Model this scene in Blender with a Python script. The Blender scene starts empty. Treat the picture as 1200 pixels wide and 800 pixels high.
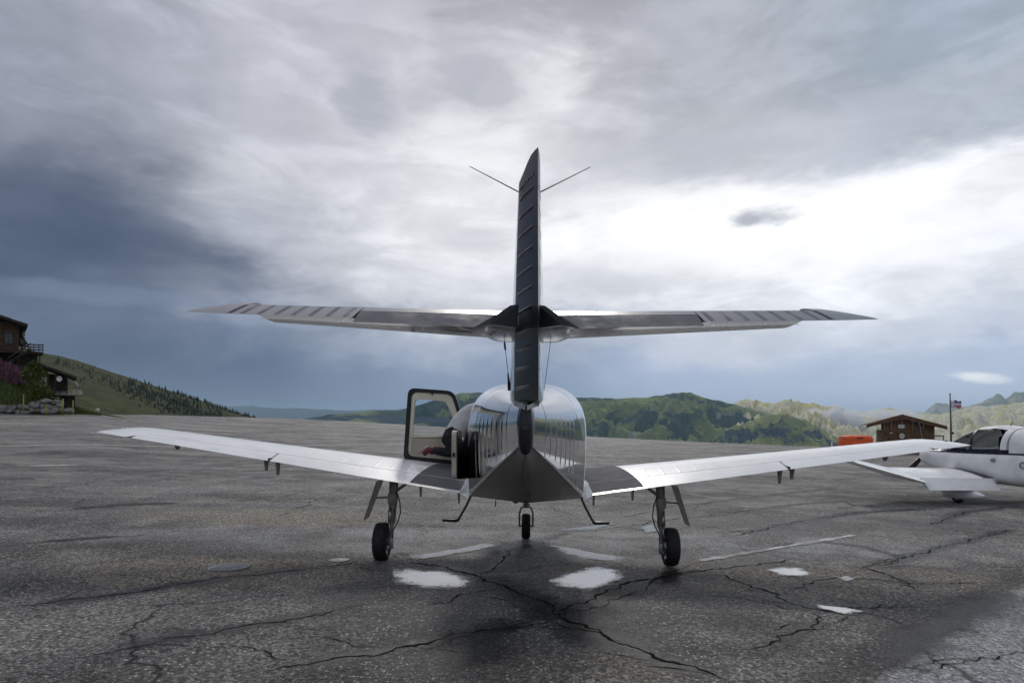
import bpy, bmesh, math, random
from mathutils import Vector, Matrix, noise, Euler
R = math.radians
random.seed(7)
sc = bpy.context.scene
COL = sc.collection

# ------------------------------------------------------------------ camera
F = 796.0            # focal length in photo pixels (1200 wide)
HC = 1.62            # eye height
YH = 497.0           # photo row of the true horizon
cam_d = bpy.data.cameras.new('camera')
cam = bpy.data.objects.new('camera', cam_d); COL.objects.link(cam)
cam.location = (0, 0, HC); cam.rotation_euler = (R(90), 0, 0)
cam_d.sensor_width = 36.0; cam_d.lens = F/1200*36; cam_d.shift_y = (YH-400)/1200
cam_d.clip_start = 0.05; cam_d.clip_end = 60000
sc.camera = cam

# ------------------------------------------------------------------ sky
SUN_EL, SUN_AZ = R(37), R(2)      # sun ahead of the camera, behind thin cloud
def s2l(c):
    return tuple(((v/255)/12.92 if v/255 <= .04045 else ((v/255+.055)/1.055)**2.4) for v in c)
world = bpy.data.worlds.new('World'); sc.world = world; world.use_nodes = True
class NT:
    def __init__(s, nt): s.nt = nt; s.N = nt.nodes; s.L = nt.links
    def node(s, t, **kw):
        n = s.N.new(t)
        for k, v in kw.items(): setattr(n, k, v)
        return n
    def put(s, sock, v):
        if v is None: return
        if isinstance(v, bpy.types.NodeSocket): s.L.new(v, sock)
        else:
            try: sock.default_value = v
            except Exception: sock.default_value = tuple(v)+(1.0,)
    def m(s, op, a, b=None, c=None, clamp=False):
        n = s.node('ShaderNodeMath', operation=op, use_clamp=clamp)
        for i, v in enumerate((a, b, c)): s.put(n.inputs[i], v)
        return n.outputs[0]
    def v(s, op, a, b=None):
        n = s.node('ShaderNodeVectorMath', operation=op)
        s.put(n.inputs[0], a)
        if b is not None: s.put(n.inputs[3 if op == 'SCALE' else 1], b)
        return n.outputs['Value'] if op in ('LENGTH', 'DOT_PRODUCT', 'DISTANCE') else n.outputs[0]
    def noise(s, vec, scale=1, detail=5, rough=.55, dist=0., out='Fac'):
        n = s.node('ShaderNodeTexNoise'); s.put(n.inputs['Vector'], vec)
        n.inputs['Scale'].default_value = scale; n.inputs['Detail'].default_value = detail
        n.inputs['Roughness'].default_value = rough; n.inputs['Distortion'].default_value = dist
        return n.outputs[0 if out == 'Fac' else 1]
    def vor(s, vec, scale, feature='F1', rand=1.):
        n = s.node('ShaderNodeTexVoronoi', feature=feature); s.put(n.inputs['Vector'], vec)
        n.inputs['Scale'].default_value = scale; n.inputs['Randomness'].default_value = rand
        return n
    def ramp(s, fac, stops, interp='LINEAR'):
        n = s.node('ShaderNodeValToRGB'); cr = n.color_ramp; cr.interpolation = interp
        while len(cr.elements) < len(stops): cr.elements.new(.5)
        for e, (p, c) in zip(cr.elements, stops):
            e.position = p
            e.color = (c, c, c, 1) if isinstance(c, (int, float)) else tuple(c)+(1,)
        s.put(n.inputs[0], fac); return n.outputs[0]
    def mix(s, f, a, b, blend='MIX'):
        n = s.node('ShaderNodeMix', data_type='RGBA', blend_type=blend)
        s.put(n.inputs[0], f); s.put(n.inputs[6], a); s.put(n.inputs[7], b); return n.outputs[2]
    def mr(s, v, a, b, c=0., d=1., smooth=True):
        n = s.node('ShaderNodeMapRange', interpolation_type='SMOOTHSTEP' if smooth else 'LINEAR')
        for i, x in enumerate((v, a, b, c, d)): s.put(n.inputs[i], x)
        return n.outputs[0]
    def xyz(s, vec):
        n = s.node('ShaderNodeSeparateXYZ'); s.put(n.inputs[0], vec); return n.outputs
    def comb(s, x, y, z=0.):
        n = s.node('ShaderNodeCombineXYZ')
        for i, v in enumerate((x, y, z)): s.put(n.inputs[i], v)
        return n.outputs[0]
w = NT(world.node_tree); w.N.clear()
tc = w.node('ShaderNodeTexCoord'); D = tc.outputs['Generated']
dx, dy, dz = w.xyz(D)
az = w.m('MULTIPLY', w.m('ARCTAN2', dx, dy), 180/math.pi)          # degrees, right positive
el = w.m('MULTIPLY', w.m('ARCSINE', dz), 180/math.pi)
Ds = w.v('MULTIPLY', D, (1, 1, 2.4))
n_mid = w.noise(w.v('ADD', Ds, (3.1, .7, 1.9)), 4.2, 8, .58, .35)
n_fin = w.noise(w.v('ADD', Ds, (7.7, 2.7, .4)), 12, 7, .6, .25)
n_blob = w.noise(w.v('ADD', Ds, (2.9, 6.1, 7.3)), 11, 5, .58, .3)
n_az = w.noise(w.v('ADD', D, (9.3, 4.2, 5.5)), 4.0, 4, .55, .3)
ew = w.m('ADD', el, w.m('ADD', w.m('MULTIPLY', w.m('SUBTRACT', n_mid, .5), 12.0), w.m('MULTIPLY', w.m('SUBTRACT', n_fin, .5), 4.0)))
keep = w.mr(el, 0, 9, .25, 1)                                       # calmer near the horizon
ew = w.m('ADD', w.m('MULTIPLY', ew, keep), w.m('MULTIPLY', el, w.m('SUBTRACT', 1.0, keep)))
aw = w.m('ADD', az, w.m('MULTIPLY', w.m('SUBTRACT', n_az, .5), 16.0))
E = w.m('DIVIDE', w.m('ADD', ew, 5.0), 95.0, clamp=True)
def er(stops): return w.ramp(E, [((e+5)/95, s2l(c)) for e, c in stops], 'EASE')
SKY_L = er([(-4, (66, 78, 102)), (4, (68, 80, 102)), (8, (84, 94, 114)), (11.5, (66, 75, 94)), (15.5, (86, 94, 111)), (21.5, (138, 142, 155)), (25, (150, 153, 166)), (32, (168, 170, 182)), (60, (165, 167, 176))])
SKY_CL = er([(-4, (72, 87, 114)), (3.5, (74, 88, 114)), (7, (106, 116, 136)), (10, (138, 143, 157)), (14, (172, 175, 185)), (18, (196, 197, 203)), (24, (190, 191, 199)), (32, (182, 183, 192)), (60, (166, 168, 176))])
SKY_C = er([(-4, (122, 137, 165)), (4, (122, 136, 162)), (7, (160, 167, 183)), (10, (206, 207, 212)), (16, (226, 226, 229)), (21, (222, 222, 225)), (27, (190, 190, 196)), (32, (166, 166, 173)), (60, (160, 162, 170))])
SKY_CR = er([(-4, (168, 182, 207)), (3.5, (166, 179, 204)), (7, (200, 205, 217)), (10, (228, 230, 234)), (15, (250, 250, 251)), (18.5, (243, 243, 245)), (21.5, (186, 188, 195)), (26, (168, 171, 179)), (60, (158, 163, 172))])
SKY_R = er([(-4, (180, 192, 214)), (3.5, (176, 188, 210)), (7, (206, 212, 224)), (11, (232, 234, 239)), (17, (240, 241, 244)), (20.5, (176, 182, 192)), (26, (158, 169, 182)), (32, (150, 163, 178)), (60, (158, 163, 172))])
c = w.mix(w.mr(aw, -33, -19), SKY_L, SKY_CL)
c = w.mix(w.mr(aw, -19, -4), c, SKY_C)
c = w.mix(w.mr(aw, 2, 15), c, SKY_CR)
c = w.mix(w.mr(aw, 17, 33), c, SKY_R)
# beyond the frame the deck closes into an even overcast
back = w.m('ABSOLUTE', az)
c = w.mix(w.mr(back, 55, 120), c, er([(-4, (140, 150, 172)), (6, (158, 166, 184)), (20, (184, 187, 196)), (60, (166, 168, 176))]))
# cloud texture
tex = w.m('ADD', w.m('MULTIPLY', w.m('SUBTRACT', n_fin, .5), .30), w.m('MULTIPLY', w.m('SUBTRACT', n_blob, .5), .34))
edge_ = w.noise(w.v('ADD', w.v('MULTIPLY', D, (1, 1, 3.2)), (5.3, 1.1, 2.2)), 5.5, 9, .6, .5)
tex = w.m('ADD', tex, w.m('MULTIPLY', w.m('SUBTRACT', w.mr(edge_, .44, .60), .55), .15))
tex = w.m('ADD', 1.0, w.m('MULTIPLY', tex, w.mr(el, 2, 10, .2, 1)))
c = w.mix(1.0, c, w.comb(tex, tex, tex), 'MULTIPLY')
def blob(pxy, sa, se, rag=.9, thr=(-.25, 1.15), rot=0):
    a0 = math.degrees(math.atan((pxy[0]-600)/F))
    e0 = math.degrees(math.atan((YH-pxy[1])/F*math.cos(R(a0))))
    da = w.m('SUBTRACT', az, a0); de = w.m('SUBTRACT', el, e0)
    ca, sa_ = math.cos(R(rot)), math.sin(R(rot))
    p = w.m('DIVIDE', w.m('ADD', w.m('MULTIPLY', da, ca), w.m('MULTIPLY', de, sa_)), sa)
    q = w.m('DIVIDE', w.m('SUBTRACT', w.m('MULTIPLY', de, ca), w.m('MULTIPLY', da, sa_)), se)
    r2 = w.m('ADD', w.m('MULTIPLY', p, p), w.m('MULTIPLY', q, q))
    nn = w.m('ADD', w.m('MULTIPLY', n_fin, .75), w.m('MULTIPLY', n_blob, .25)) if sa < 3.6 else n_blob
    g = w.m('SUBTRACT', w.m('ADD', 1.0, w.m('MULTIPLY', w.m('SUBTRACT', nn, .5), rag*4)), r2)
    return w.mr(g, thr[0], thr[1])
for pxy, sa, se, col, op, rot, rag in [
        ((640, 95), 5.5, 2.6, (232, 232, 235), .7, 15, .8),
        ((530, 165), 6, 2.6, (232, 232, 234), .55, -5, .9),
        ((905, 170), 24, 2.6, (186, 188, 196), .5, 6, .5),
        ((432, 116), 3.6, 2.6, (164, 166, 176), .85, -35, 1.1),
        ((565, 102), 5.4, 2.2, (170, 172, 180), .8, 0, 1.1),
        ((700, 185), 4.5, 1.1, (186, 188, 194), .6, 0, .9),
        ((560, 278), 4.2, 1.3, (192, 193, 199), .6, 0, .9),
        ((735, 322), 7.5, 2.1, (190, 192, 199), .75, 4, .9),
        ((830, 272), 15, 4.0, (255, 255, 255), .8, 0, .4),
        ((1040, 270), 11, 3.4, (252, 252, 254), .6, 4, .5),
        ((140, 262), 13, 1.5, (72, 81, 101), .55, -9, .7),
        ((190, 300), 12, 1.8, (60, 70, 91), .6, -7, .7),
        ((330, 372), 8, .9, (140, 148, 166), .6, 0, .9),
        ((110, 345), 9, .8, (112, 124, 146), .5, 0, .9),
        ((900, 252), 3.0, .9, (172, 176, 184), .95, 3, 1.3),
        ((880, 258), 1.3, .35, (172, 176, 184), .8, 0, .6),
        ((1150, 443), 1.9, .42, (230, 235, 242), .85, -5, 1.2),
        ((1140, 441), .9, .3, (240, 243, 247), .75, 0, 1.2)]:
    f = w.m('MULTIPLY', blob(pxy, sa, se, rag, rot=rot), op)
    c = w.mix(f, c, s2l(col))
sky = w.node('ShaderNodeTexSky', sky_type='NISHITA'); sky.sun_disc = False
sky.sun_elevation = SUN_EL; sky.sun_rotation = SUN_AZ; sky.altitude = 1700
nis = w.v('SCALE', sky.outputs[0], .07)
c = w.mix(.95, nis, c)                                            # a thin share of clear sky shines through the deck
bg = w.node('ShaderNodeBackground'); w.L.new(c, bg.inputs[0]); bg.inputs[1].default_value = 1.12
wo = w.node('ShaderNodeOutputWorld'); w.L.new(bg.outputs[0], wo.inputs[0])
world.cycles.sampling_method = 'MANUAL'; world.cycles.sample_map_resolution = 512

sun_d = bpy.data.lights.new('sun', 'SUN'); sun_d.energy = 1.25; sun_d.angle = R(10); sun_d.color = (1, .95, .88)
sun = bpy.data.objects.new('sun', sun_d); COL.objects.link(sun)
sdir = Vector((math.sin(SUN_AZ)*math.cos(SUN_EL), math.cos(SUN_AZ)*math.cos(SUN_EL), math.sin(SUN_EL)))
sun.rotation_euler = sdir.to_track_quat('Z', 'Y').to_euler(); sun.location = (0, 30, 60)
sc.view_settings.view_transform = 'Standard'; sc.view_settings.look = 'None'
sc.view_settings.exposure = .10; sc.view_settings.gamma = 1; sc.view_settings.use_curve_mapping = False
sc.render.engine = 'CYCLES'; sc.cycles.use_denoising = True
sc.cycles.max_bounces = 5; sc.cycles.diffuse_bounces = 2; sc.cycles.glossy_bounces = 3; sc.cycles.volume_bounces = 3; sc.cycles.adaptive_threshold = .02
sc.cycles.caustics_reflective = False; sc.cycles.caustics_refractive = False

# ------------------------------------------------------------------ helpers
def P(px, py, d): return Vector(((px-600)/F*d, d, HC-(py-YH)/F*d))
def lerp(a, b, t): return a+(b-a)*t
def clamp(t, a=0., b=1.): return max(a, min(b, t))
def sstep(t): t = clamp(t); return t*t*(3-2*t)
def interp(x, tab):
    if x <= tab[0][0]: return tab[0][1]
    for (x0, y0), (x1, y1) in zip(tab, tab[1:]):
        if x <= x1:
            t = (x-x0)/(x1-x0)
            return lerp(y0, y1, t) if isinstance(y0, (int, float)) else tuple(lerp(a, b, t) for a, b in zip(y0, y1))
    return tab[-1][1]
def tag(o, label=None, cat=None, group=None, kind=None):
    if label: o['label'] = label
    if cat: o['category'] = cat
    if group: o['group'] = group
    if kind: o['kind'] = kind
    return o
def empty(name, loc=(0, 0, 0), rot=(0, 0, 0)):
    o = bpy.data.objects.new(name, None); COL.objects.link(o); o.location = loc; o.rotation_euler = rot
    o.empty_display_size = .2; return o
def mk(name, verts, faces, mats, parent=None, smooth=False, mi=None):
    me = bpy.data.meshes.new(name); me.from_pydata([tuple(v) for v in verts], [], faces); me.validate()
    if not isinstance(mats, (list, tuple)): mats = [mats]
    for m_ in mats: me.materials.append(m_)
    if smooth: me.polygons.foreach_set('use_smooth', [True]*len(me.polygons))
    if mi: me.polygons.foreach_set('material_index', mi)
    o = bpy.data.objects.new(name, me); COL.objects.link(o)
    if parent: o.parent = parent
    return o
class B:
    """collects shapes for one mesh"""
    def __init__(s): s.v = []; s.f = []
    def add(s, vs, fs):
        n = len(s.v); s.v += [Vector(v) for v in vs]; s.f += [tuple(i+n for i in f) for f in fs]
    def box(s, a, b, bev=0., M=None):
        x0, y0, z0 = a; x1, y1, z1 = b
        bm = bmesh.new(); bmesh.ops.create_cube(bm, size=1)
        for v in bm.verts: v.co = Vector((lerp(x0, x1, v.co.x+.5), lerp(y0, y1, v.co.y+.5), lerp(z0, z1, v.co.z+.5)))
        if bev: bmesh.ops.bevel(bm, geom=bm.edges[:], offset=bev, segments=2, affect='EDGES', profile=.6)
        if M: bmesh.ops.transform(bm, matrix=M, verts=bm.verts)
        bm.verts.index_update(); s.add([v.co.copy() for v in bm.verts], [[v.index for v in f.verts] for f in bm.faces]); bm.free()
    def tube(s, pts, r, n=8, cap=True):
        pts = [Vector(p) for p in pts]; rs = r if isinstance(r, (list, tuple)) else [r]*len(pts)
        rings = []; prev = None
        for i, p in enumerate(pts):
            t = (pts[min(i+1, len(pts)-1)]-pts[max(i-1, 0)]).normalized()
            u = prev if prev is not None else (Vector((0, 0, 1)) if abs(t.z) < .9 else Vector((1, 0, 0)))
            u = (u-t*u.dot(t)).normalized(); prev = u; v = t.cross(u)
            rings.append([p+(u*math.cos(2*math.pi*k/n)+v*math.sin(2*math.pi*k/n))*rs[i] for k in range(n)])
        vs = [q for rg in rings for q in rg]; fs = []
        for i in range(len(pts)-1):
            for k in range(n): fs.append((i*n+k, i*n+(k+1) % n, (i+1)*n+(k+1) % n, (i+1)*n+k))
        if cap: fs.append(tuple(range(n-1, -1, -1))); fs.append(tuple((len(pts)-1)*n+k for k in range(n)))
        s.add(vs, fs)
    def lathe(s, prof, c, axis='x', n=28):
        c = Vector(c); vs = []; fs = []; m_ = len(prof)
        for k in range(n):
            a = 2*math.pi*k/n
            for h, r in prof:
                if axis == 'x': q = Vector((h, r*math.cos(a), r*math.sin(a)))
                elif axis == 'y': q = Vector((r*math.cos(a), h, r*math.sin(a)))
                else: q = Vector((r*math.cos(a), r*math.sin(a), h))
                vs.append(c+q)
        for k in range(n):
            for i in range(m_-1):
                fs.append((k*m_+i, k*m_+i+1, ((k+1) % n)*m_+i+1, ((k+1) % n)*m_+i))
        s.add(vs, fs)
    def prism(s, poly, h):
        """poly: 3-D outline, h: extrusion vector"""
        n = len(poly); h = Vector(h); vs = [Vector(p) for p in poly]+[Vector(p)+h for p in poly]
        fs = [tuple(range(n-1, -1, -1)), tuple(range(n, 2*n))]+[(i, (i+1) % n, n+(i+1) % n, n+i) for i in range(n)]
        s.add(vs, fs)
    def build(s, name, mat, parent=None, smooth=False, auto=None):
        o = mk(name, s.v, s.f, mat, parent, smooth)
        bm = bmesh.new(); bm.from_mesh(o.data); bmesh.ops.recalc_face_normals(bm, faces=bm.faces)
        if auto:
            for e in bm.edges:
                if len(e.link_faces) == 2 and e.calc_face_angle(0) > R(auto): e.smooth = False
            for f in bm.faces: f.smooth = True
        bm.to_mesh(o.data); bm.free(); return o
def grid_obj(name, rows, mat, parent=None, smooth=True, closed=False, mi=None):
    nr, nc = len(rows), len(rows[0]); vs = [p for r_ in rows for p in r_]; fs = []
    for i in range(nr-1):
        for k in range(nc if closed else nc-1):
            fs.append((i*nc+k, i*nc+(k+1) % nc, (i+1)*nc+(k+1) % nc, (i+1)*nc+k))
    return mk(name, vs, fs, mat, parent, smooth, mi)

# ------------------------------------------------------------------ materials
def principled(name, col=(.5, .5, .5), rough=.5, metal=0., coat=0., spec=.5, alpha=1., trans=0., ior=1.45):
    m_ = bpy.data.materials.new(name); m_.use_nodes = True; t = NT(m_.node_tree)
    b = m_.node_tree.nodes['Principled BSDF']
    b.inputs['Base Color'].default_value = tuple(col)+(1,); b.inputs['Roughness'].default_value = rough
    b.inputs['Metallic'].default_value = metal; b.inputs['Coat Weight'].default_value = coat; b.inputs['Coat Roughness'].default_value = .04
    b.inputs['Specular IOR Level'].default_value = spec; b.inputs['Alpha'].default_value = alpha
    b.inputs['Transmission Weight'].default_value = trans; b.inputs['IOR'].default_value = ior
    return m_, t, b
def grime(name, col, rough, scale=6., amt=.25, bump=.0, bscale=60., **kw):
    """plain paint or metal with uneven dirt and gloss"""
    m_, t, b = principled(name, col, rough, **kw)
    o = t.node('ShaderNodeTexCoord').outputs['Object']
    n = t.noise(o, scale, 6, .6)
    t.put(b.inputs['Base Color'], t.mix(t.mr(n, .35, .75), col, tuple(v*(1-amt) for v in col)))
    t.put(b.inputs['Roughness'], t.mr(t.noise(o, scale*2.3, 4), .3, .7, rough*.75, min(1, rough*1.3)))
    if bump:
        bn = t.node('ShaderNodeBump'); bn.inputs['Strength'].default_value = bump; bn.inputs['Distance'].default_value = .01
        t.put(bn.inputs['Height'], t.noise(o, bscale, 4)); t.put(b.inputs['Normal'], bn.outputs[0])
    return m_
def wetpaint(name, col, rough=.2, metal=0., drops=.35, dscale=55., coat=.6, col2=None, split=None):
    """aircraft paint with rain drops standing on it"""
    m_, t, b = principled(name, col, rough, metal, coat)
    o = t.node('ShaderNodeTexCoord').outputs['Object']
    n = t.noise(o, 3, 5)
    base = t.mix(t.mr(n, .4, .75), col, tuple(v*.86 for v in col))
    if col2:
        x, y, z = t.xyz(o); base2 = t.mix(t.mr(n, .4, .75), col2, tuple(v*.86 for v in col2))
        f = split(t, x, y, z)
        base = t.mix(f, base, base2)
        t.put(b.inputs['Metallic'], t.m('MULTIPLY', f, .85))
    t.put(b.inputs['Base Color'], base)
    vr = t.vor(o, dscale); dd = vr.outputs['Distance']
    sel = t.mr(t.noise(o, 9, 3), .45, .6)
    h = t.m('MULTIPLY', t.mr(dd, .12, .30, 1, 0), sel)
    bn = t.node('ShaderNodeBump'); bn.inputs['Strength'].default_value = drops; bn.inputs['Distance'].default_value = .004
    t.put(bn.inputs['Height'], t.m('ADD', h, t.m('MULTIPLY', t.noise(o, 2.2, 3), .5)))
    t.put(b.inputs['Normal'], bn.outputs[0])
    t.put(b.inputs['Roughness'], t.m('ADD', rough*.8, t.m('MULTIPLY', t.noise(o, 5, 5), rough*.5)))
    return m_
def livery(t, x, y, z):      # 1 = dark metallic, 0 = white: the line climbs towards the tail
    line = t.mr(y, -2.35, -.35, 1.99, 1.08, smooth=False)
    a = t.mr(t.m('SUBTRACT', line, z), -.012, .012, 0, 1)
    return a
M = {}
M['skin'] = wetpaint('aircraft_two_tone_paint', (.78, .79, .80), .075, 0, .10, 60, .6, (.105, .108, .118), livery)
M['belly'] = wetpaint('aircraft_belly_paint', (.24, .237, .23), .34, .0, .03, 60, .0)
M['wing'] = wetpaint('aircraft_wing_white', (.86, .865, .87), .30, 0, .18, 45, .35)
M['walk'] = grime('wing_walkway_grit', (.17, .17, .175), 1., 5, .10, .2, 220, spec=.08)
M['rud'] = wetpaint('rudder_black_paint', (.010, .012, .017), .30, 0, .12, 70, .08)
M['rud'].node_tree.nodes['Principled BSDF'].inputs['Specular IOR Level'].default_value = .38
M['elev'] = wetpaint('elevator_grey_paint', (.17, .175, .20), .30, .25, .15, 60, .15)
M['tab'] = grime('trim_tab_grey', (.17, .172, .19), .75, 3, .08, spec=.12)
M['stab'] = wetpaint('stabilizer_paint', (.50, .505, .52), .25, .2, .3, 60, .6)
M['fin'] = wetpaint('fin_silver_paint', (.62, .63, .65), .22, .3, .3, 60, .6)
M['black'] = grime('black_plastic', (.012, .012, .014), .4, 9, .3)
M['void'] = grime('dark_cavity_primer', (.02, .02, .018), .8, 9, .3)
M['tyre'] = grime('tyre_rubber', (.014, .014, .015), .75, 20, .4, .3, 120)
M['gear'] = grime('gear_leg_paint', (.34, .325, .29), .45, 14, .45, .15, 60)
M['steel'] = grime('bare_steel', (.36, .36, .37), .32, 14, .35, metal=.8)
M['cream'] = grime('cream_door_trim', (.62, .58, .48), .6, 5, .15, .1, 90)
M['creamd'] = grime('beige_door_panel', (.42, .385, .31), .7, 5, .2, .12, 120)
M['rubber'] = grime('black_door_seal', (.012, .011, .011), .55, 9, .3)
M['glass'], _t, _b = principled('tinted_perspex', (.80, .84, .86), .03, trans=1., ior=1.02, spec=.6)
M['glassd'], _t, _b = principled('dark_canopy_glass', (.02, .025, .03), .05, coat=.5)
M['shirt'] = grime('grey_shirt_cloth', (.60, .605, .615), .9, 10, .3, .5, 40)
M['pants'] = grime('black_trouser_cloth', (.012, .012, .016), .9, 10, .3, .5, 40)
M['skinp'] = grime('person_skin', (.55, .34, .27), .55, 10, .15)
M['hair'] = grime('dark_hair', (.03, .02, .015), .6, 30, .3)
M['shoe'] = grime('red_shoe', (.14, .014, .02), .6, 10, .3)
M['sole'] = grime('pink_sole', (.40, .27, .25), .7, 10, .2)
M['seat'] = grime('seat_leather', (.10, .09, .08), .6, 10, .3)
M['lens'], _t, _b = principled('lamp_lens', (.25, .26, .27), .1, coat=1.)

# ------------------------------------------------------------------ the apron
TILT = math.tan(R(1.2))
# photo column -> (row of the apron's far edge, distance of that edge)
EDGE = [(-900, (480, 45)), (-200, (482, 58)), (0, (484.5, 62)), (60, (485, 63)), (110, (485, 66)), (180, (486, 85)), (300, (489, 110)), (400, (493, 110)), (480, (497.5, 106)), (700, (512, 95)), (850, (519, 80)), (1000, (525, 66)), (1200, (531, 56)), (2100, (545, 45))]
def az_px(a): return 600+F*math.tan(max(-1.08, min(1.08, a)))
def edge_at(a):
    """apron edge radius and height for azimuth a"""
    row, d = interp(az_px(a), EDGE)
    ca = math.cos(max(-1.08, min(1.08, a)))
    if abs(a) > 1.08:
        f = sstep((abs(a)-1.08)/1.2); r_ = lerp(d/ca, 60, f)
        ze = lerp(HC-(row-YH)/F*d, -math.sin(a)*r_*TILT, f)
        return r_, ze
    return d/ca, HC-(row-YH)/F*d
def G(x, y):
    r_ = math.hypot(x, y); a = math.atan2(x, y)
    re, ze = edge_at(a); pl = -x*TILT
    ple = -math.sin(a)*re*TILT
    t = clamp((r_/re-.12)/.88)
    return pl+(ze-ple)*t*t*(1.25-.25*t)
def gp(px, py):
    """photo pixel -> point on the near apron"""
    k = ((py-YH)-(px-600)*TILT)/F
    d = HC/k
    x = (px-600)/F*d
    return Vector((x, d, G(x, d)))
def asphalt():
    m_, t, b = principled('worn_wet_asphalt', rough=.6, spec=.24)
    o = t.node('ShaderNodeTexCoord').outputs['Object']
    x, y, z = t.xyz(o)
    warp = t.v('ADD', o, t.v('SCALE', t.v('SUBTRACT', t.noise(o, .9, 4, out='Color'), (.5, .5, .5)), .9))
    big = t.noise(o, .22, 5, .55, .4); med = t.noise(t.v('ADD', o, (4, 9, 0)), 1.1, 6, .6, .3)
    streak = t.noise(t.v('MULTIPLY', o, (.22, 1.0, 1)), .5, 6, .6, .5)
    base = t.ramp(big, [(.32, (.075, .073, .074)), (.5, (.120, .117, .116)), (.68, (.175, .170, .164))])
    base = t.mix(t.mr(streak, .42, .66), base, t.mix(1., base, (.58, .57, .57), 'MULTIPLY'))
    base = t.mix(t.m('MULTIPLY', t.mr(med, .46, .70), .65), base, (.21, .20, .188))
    base = t.mix(t.m('MULTIPLY', t.mr(med, .46, .30), .55), base, (.058, .056, .055))
    # sandy fines washed into hollows
    def ell(px, py, rx, ry, soft=.5, wv=warp):
        c0 = gp(px, py); c1 = gp(px+rx, py); c2 = gp(px, py+ry)
        q = t.v('DIVIDE', t.v('SUBTRACT', wv, (c0.x, c0.y, 0)), (abs(c1.x-c0.x), abs(c0.y-c2.y), 1e6))
        return t.mr(t.v('LENGTH', q), 1+soft, 1-soft*.6, 0, 1)
    sand = t.m('MAXIMUM', ell(250, 672, 170, 22, .25), t.m('MAXIMUM', ell(330, 605, 150, 9, .4), t.m('MULTIPLY', ell(930, 678, 260, 18, .35), .8)))
    sand = t.m('MAXIMUM', sand, t.m('MULTIPLY', ell(670, 790, 120, 40, .4), .8))
    base = t.mix(t.m('MULTIPLY', sand, .8), base, (.165, .147, .122))
    # damp, darker ground where rain runs off the aircraft
    damp = t.m('MAXIMUM', ell(610, 690, 190, 55, .5), t.m('MAXIMUM', ell(560, 750, 110, 60, .5), ell(980, 612, 220, 9, .5)))
    damp = t.m('MAXIMUM', damp, t.m('MULTIPLY', t.mr(t.noise(t.v('ADD', o, (2, 2, 0)), .35, 5, .6, .6), .55, .70), .55))
    # newer, paler strip at the right
    a0, a1 = gp(1010, 800), gp(1200, 682)
    nrm = Vector((a1.y-a0.y, -(a1.x-a0.x), 0)).normalized()
    sd = t.v('DOT_PRODUCT', t.v('SUBTRACT', o, (a0.x, a0.y, 0)), tuple(nrm))
    sdw = t.m('ADD', sd, t.m('MULTIPLY', t.m('SUBTRACT', med, .5), .35))
    strip = t.mr(sdw, .0, .12)
    base = t.mix(t.m('MULTIPLY', strip, .75), base, (.22, .223, .235))
    seam = t.m('MULTIPLY', t.mr(sdw, -.42, -.18), t.mr(sdw, .08, -.06))
    base = t.mix(t.m('MULTIPLY', seam, .6), base, (.035, .034, .034))
    base = t.mix(t.m('MULTIPLY', damp, .62), base, t.mix(1., base, (.40, .39, .38), 'MULTIPLY'))
    # aggregate
    v1 = t.vor(o, 40); chips = t.mr(v1.outputs['Distance'], .18, .42, 1, 0)
    hue = t.xyz(v1.outputs['Color'])[0]
    pick = t.mr(hue, .55, .8)
    fine = t.mr(t.noise(o, 44, 4, .8), .36, .64, smooth=False)
    gcol = t.mix(t.m('MULTIPLY', t.m('MULTIPLY', chips, pick), .7), t.mix(1., base, t.mix(fine, (.40, .40, .40), (1.7, 1.7, 1.7)), 'MULTIPLY'), (.50, .49, .47))
    v2 = t.vor(o, 19); pick2 = t.mr(t.xyz(v2.outputs['Color'])[1], .8, .95)
    gcol = t.mix(t.m('MULTIPLY', t.m('MULTIPLY', t.mr(v2.outputs['Distance'], .12, .26, 1, 0), pick2), .6), gcol, (.50, .49, .46))
    cell = t.m('POWER', t.xyz(v1.outputs['Color'])[2], 1.3)
    gcol = t.mix(1., gcol, t.mix(cell, (.88, .88, .88), (3.2, 3.17, 3.1)), 'MULTIPLY')
    dark = t.mr(t.xyz(v1.outputs['Color'])[1], .75, .95)
    gcol = t.mix(t.m('MULTIPLY', t.m('MULTIPLY', dark, chips), .7), gcol, (.02, .02, .021))
    # hairline crazing
    cr = t.vor(t.v('ADD', t.v('MULTIPLY', warp, (.62, 1, 1)), t.v('SCALE', t.noise(o, 5, 5, out='Color'), .13)), .42, 'DISTANCE_TO_EDGE').outputs['Distance']
    crk = t.m('MULTIPLY', t.mr(cr, .002, .009, 1, 0), t.mr(t.noise(o, .5, 3), .45, .58))
    cr2 = t.vor(t.v('ADD', warp, t.v('SCALE', t.noise(o, 7, 5, out='Color'), .10)), 1.15, 'DISTANCE_TO_EDGE').outputs['Distance']
    crk2 = t.m('MULTIPLY', t.mr(cr2, .003, .014, 1, 0), t.mr(t.noise(t.v('ADD', o, (8, 3, 0)), .33, 3), .56, .64))
    crk = t.m('MAXIMUM', crk, t.m('MULTIPLY', crk2, .8))
    gcol = t.mix(t.m('MULTIPLY', crk, .85), gcol, (.018, .017, .016))
    t.put(b.inputs['Base Color'], gcol)
    wet = t.m('MAXIMUM', damp, t.mr(t.noise(t.v('ADD', o, (5, 1, 0)), .6, 6, .6, .4), .42, .68))
    sheen = t.m('MAXIMUM', ell(640, 636, 420, 16, .6), strip)
    t.put(b.inputs['Specular IOR Level'], t.m('ADD', .13, t.m('MULTIPLY', t.m('MAXIMUM', sheen, damp), .30)))
    rgh = t.m('SUBTRACT', .68, t.m('MULTIPLY', wet, .10))
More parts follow.
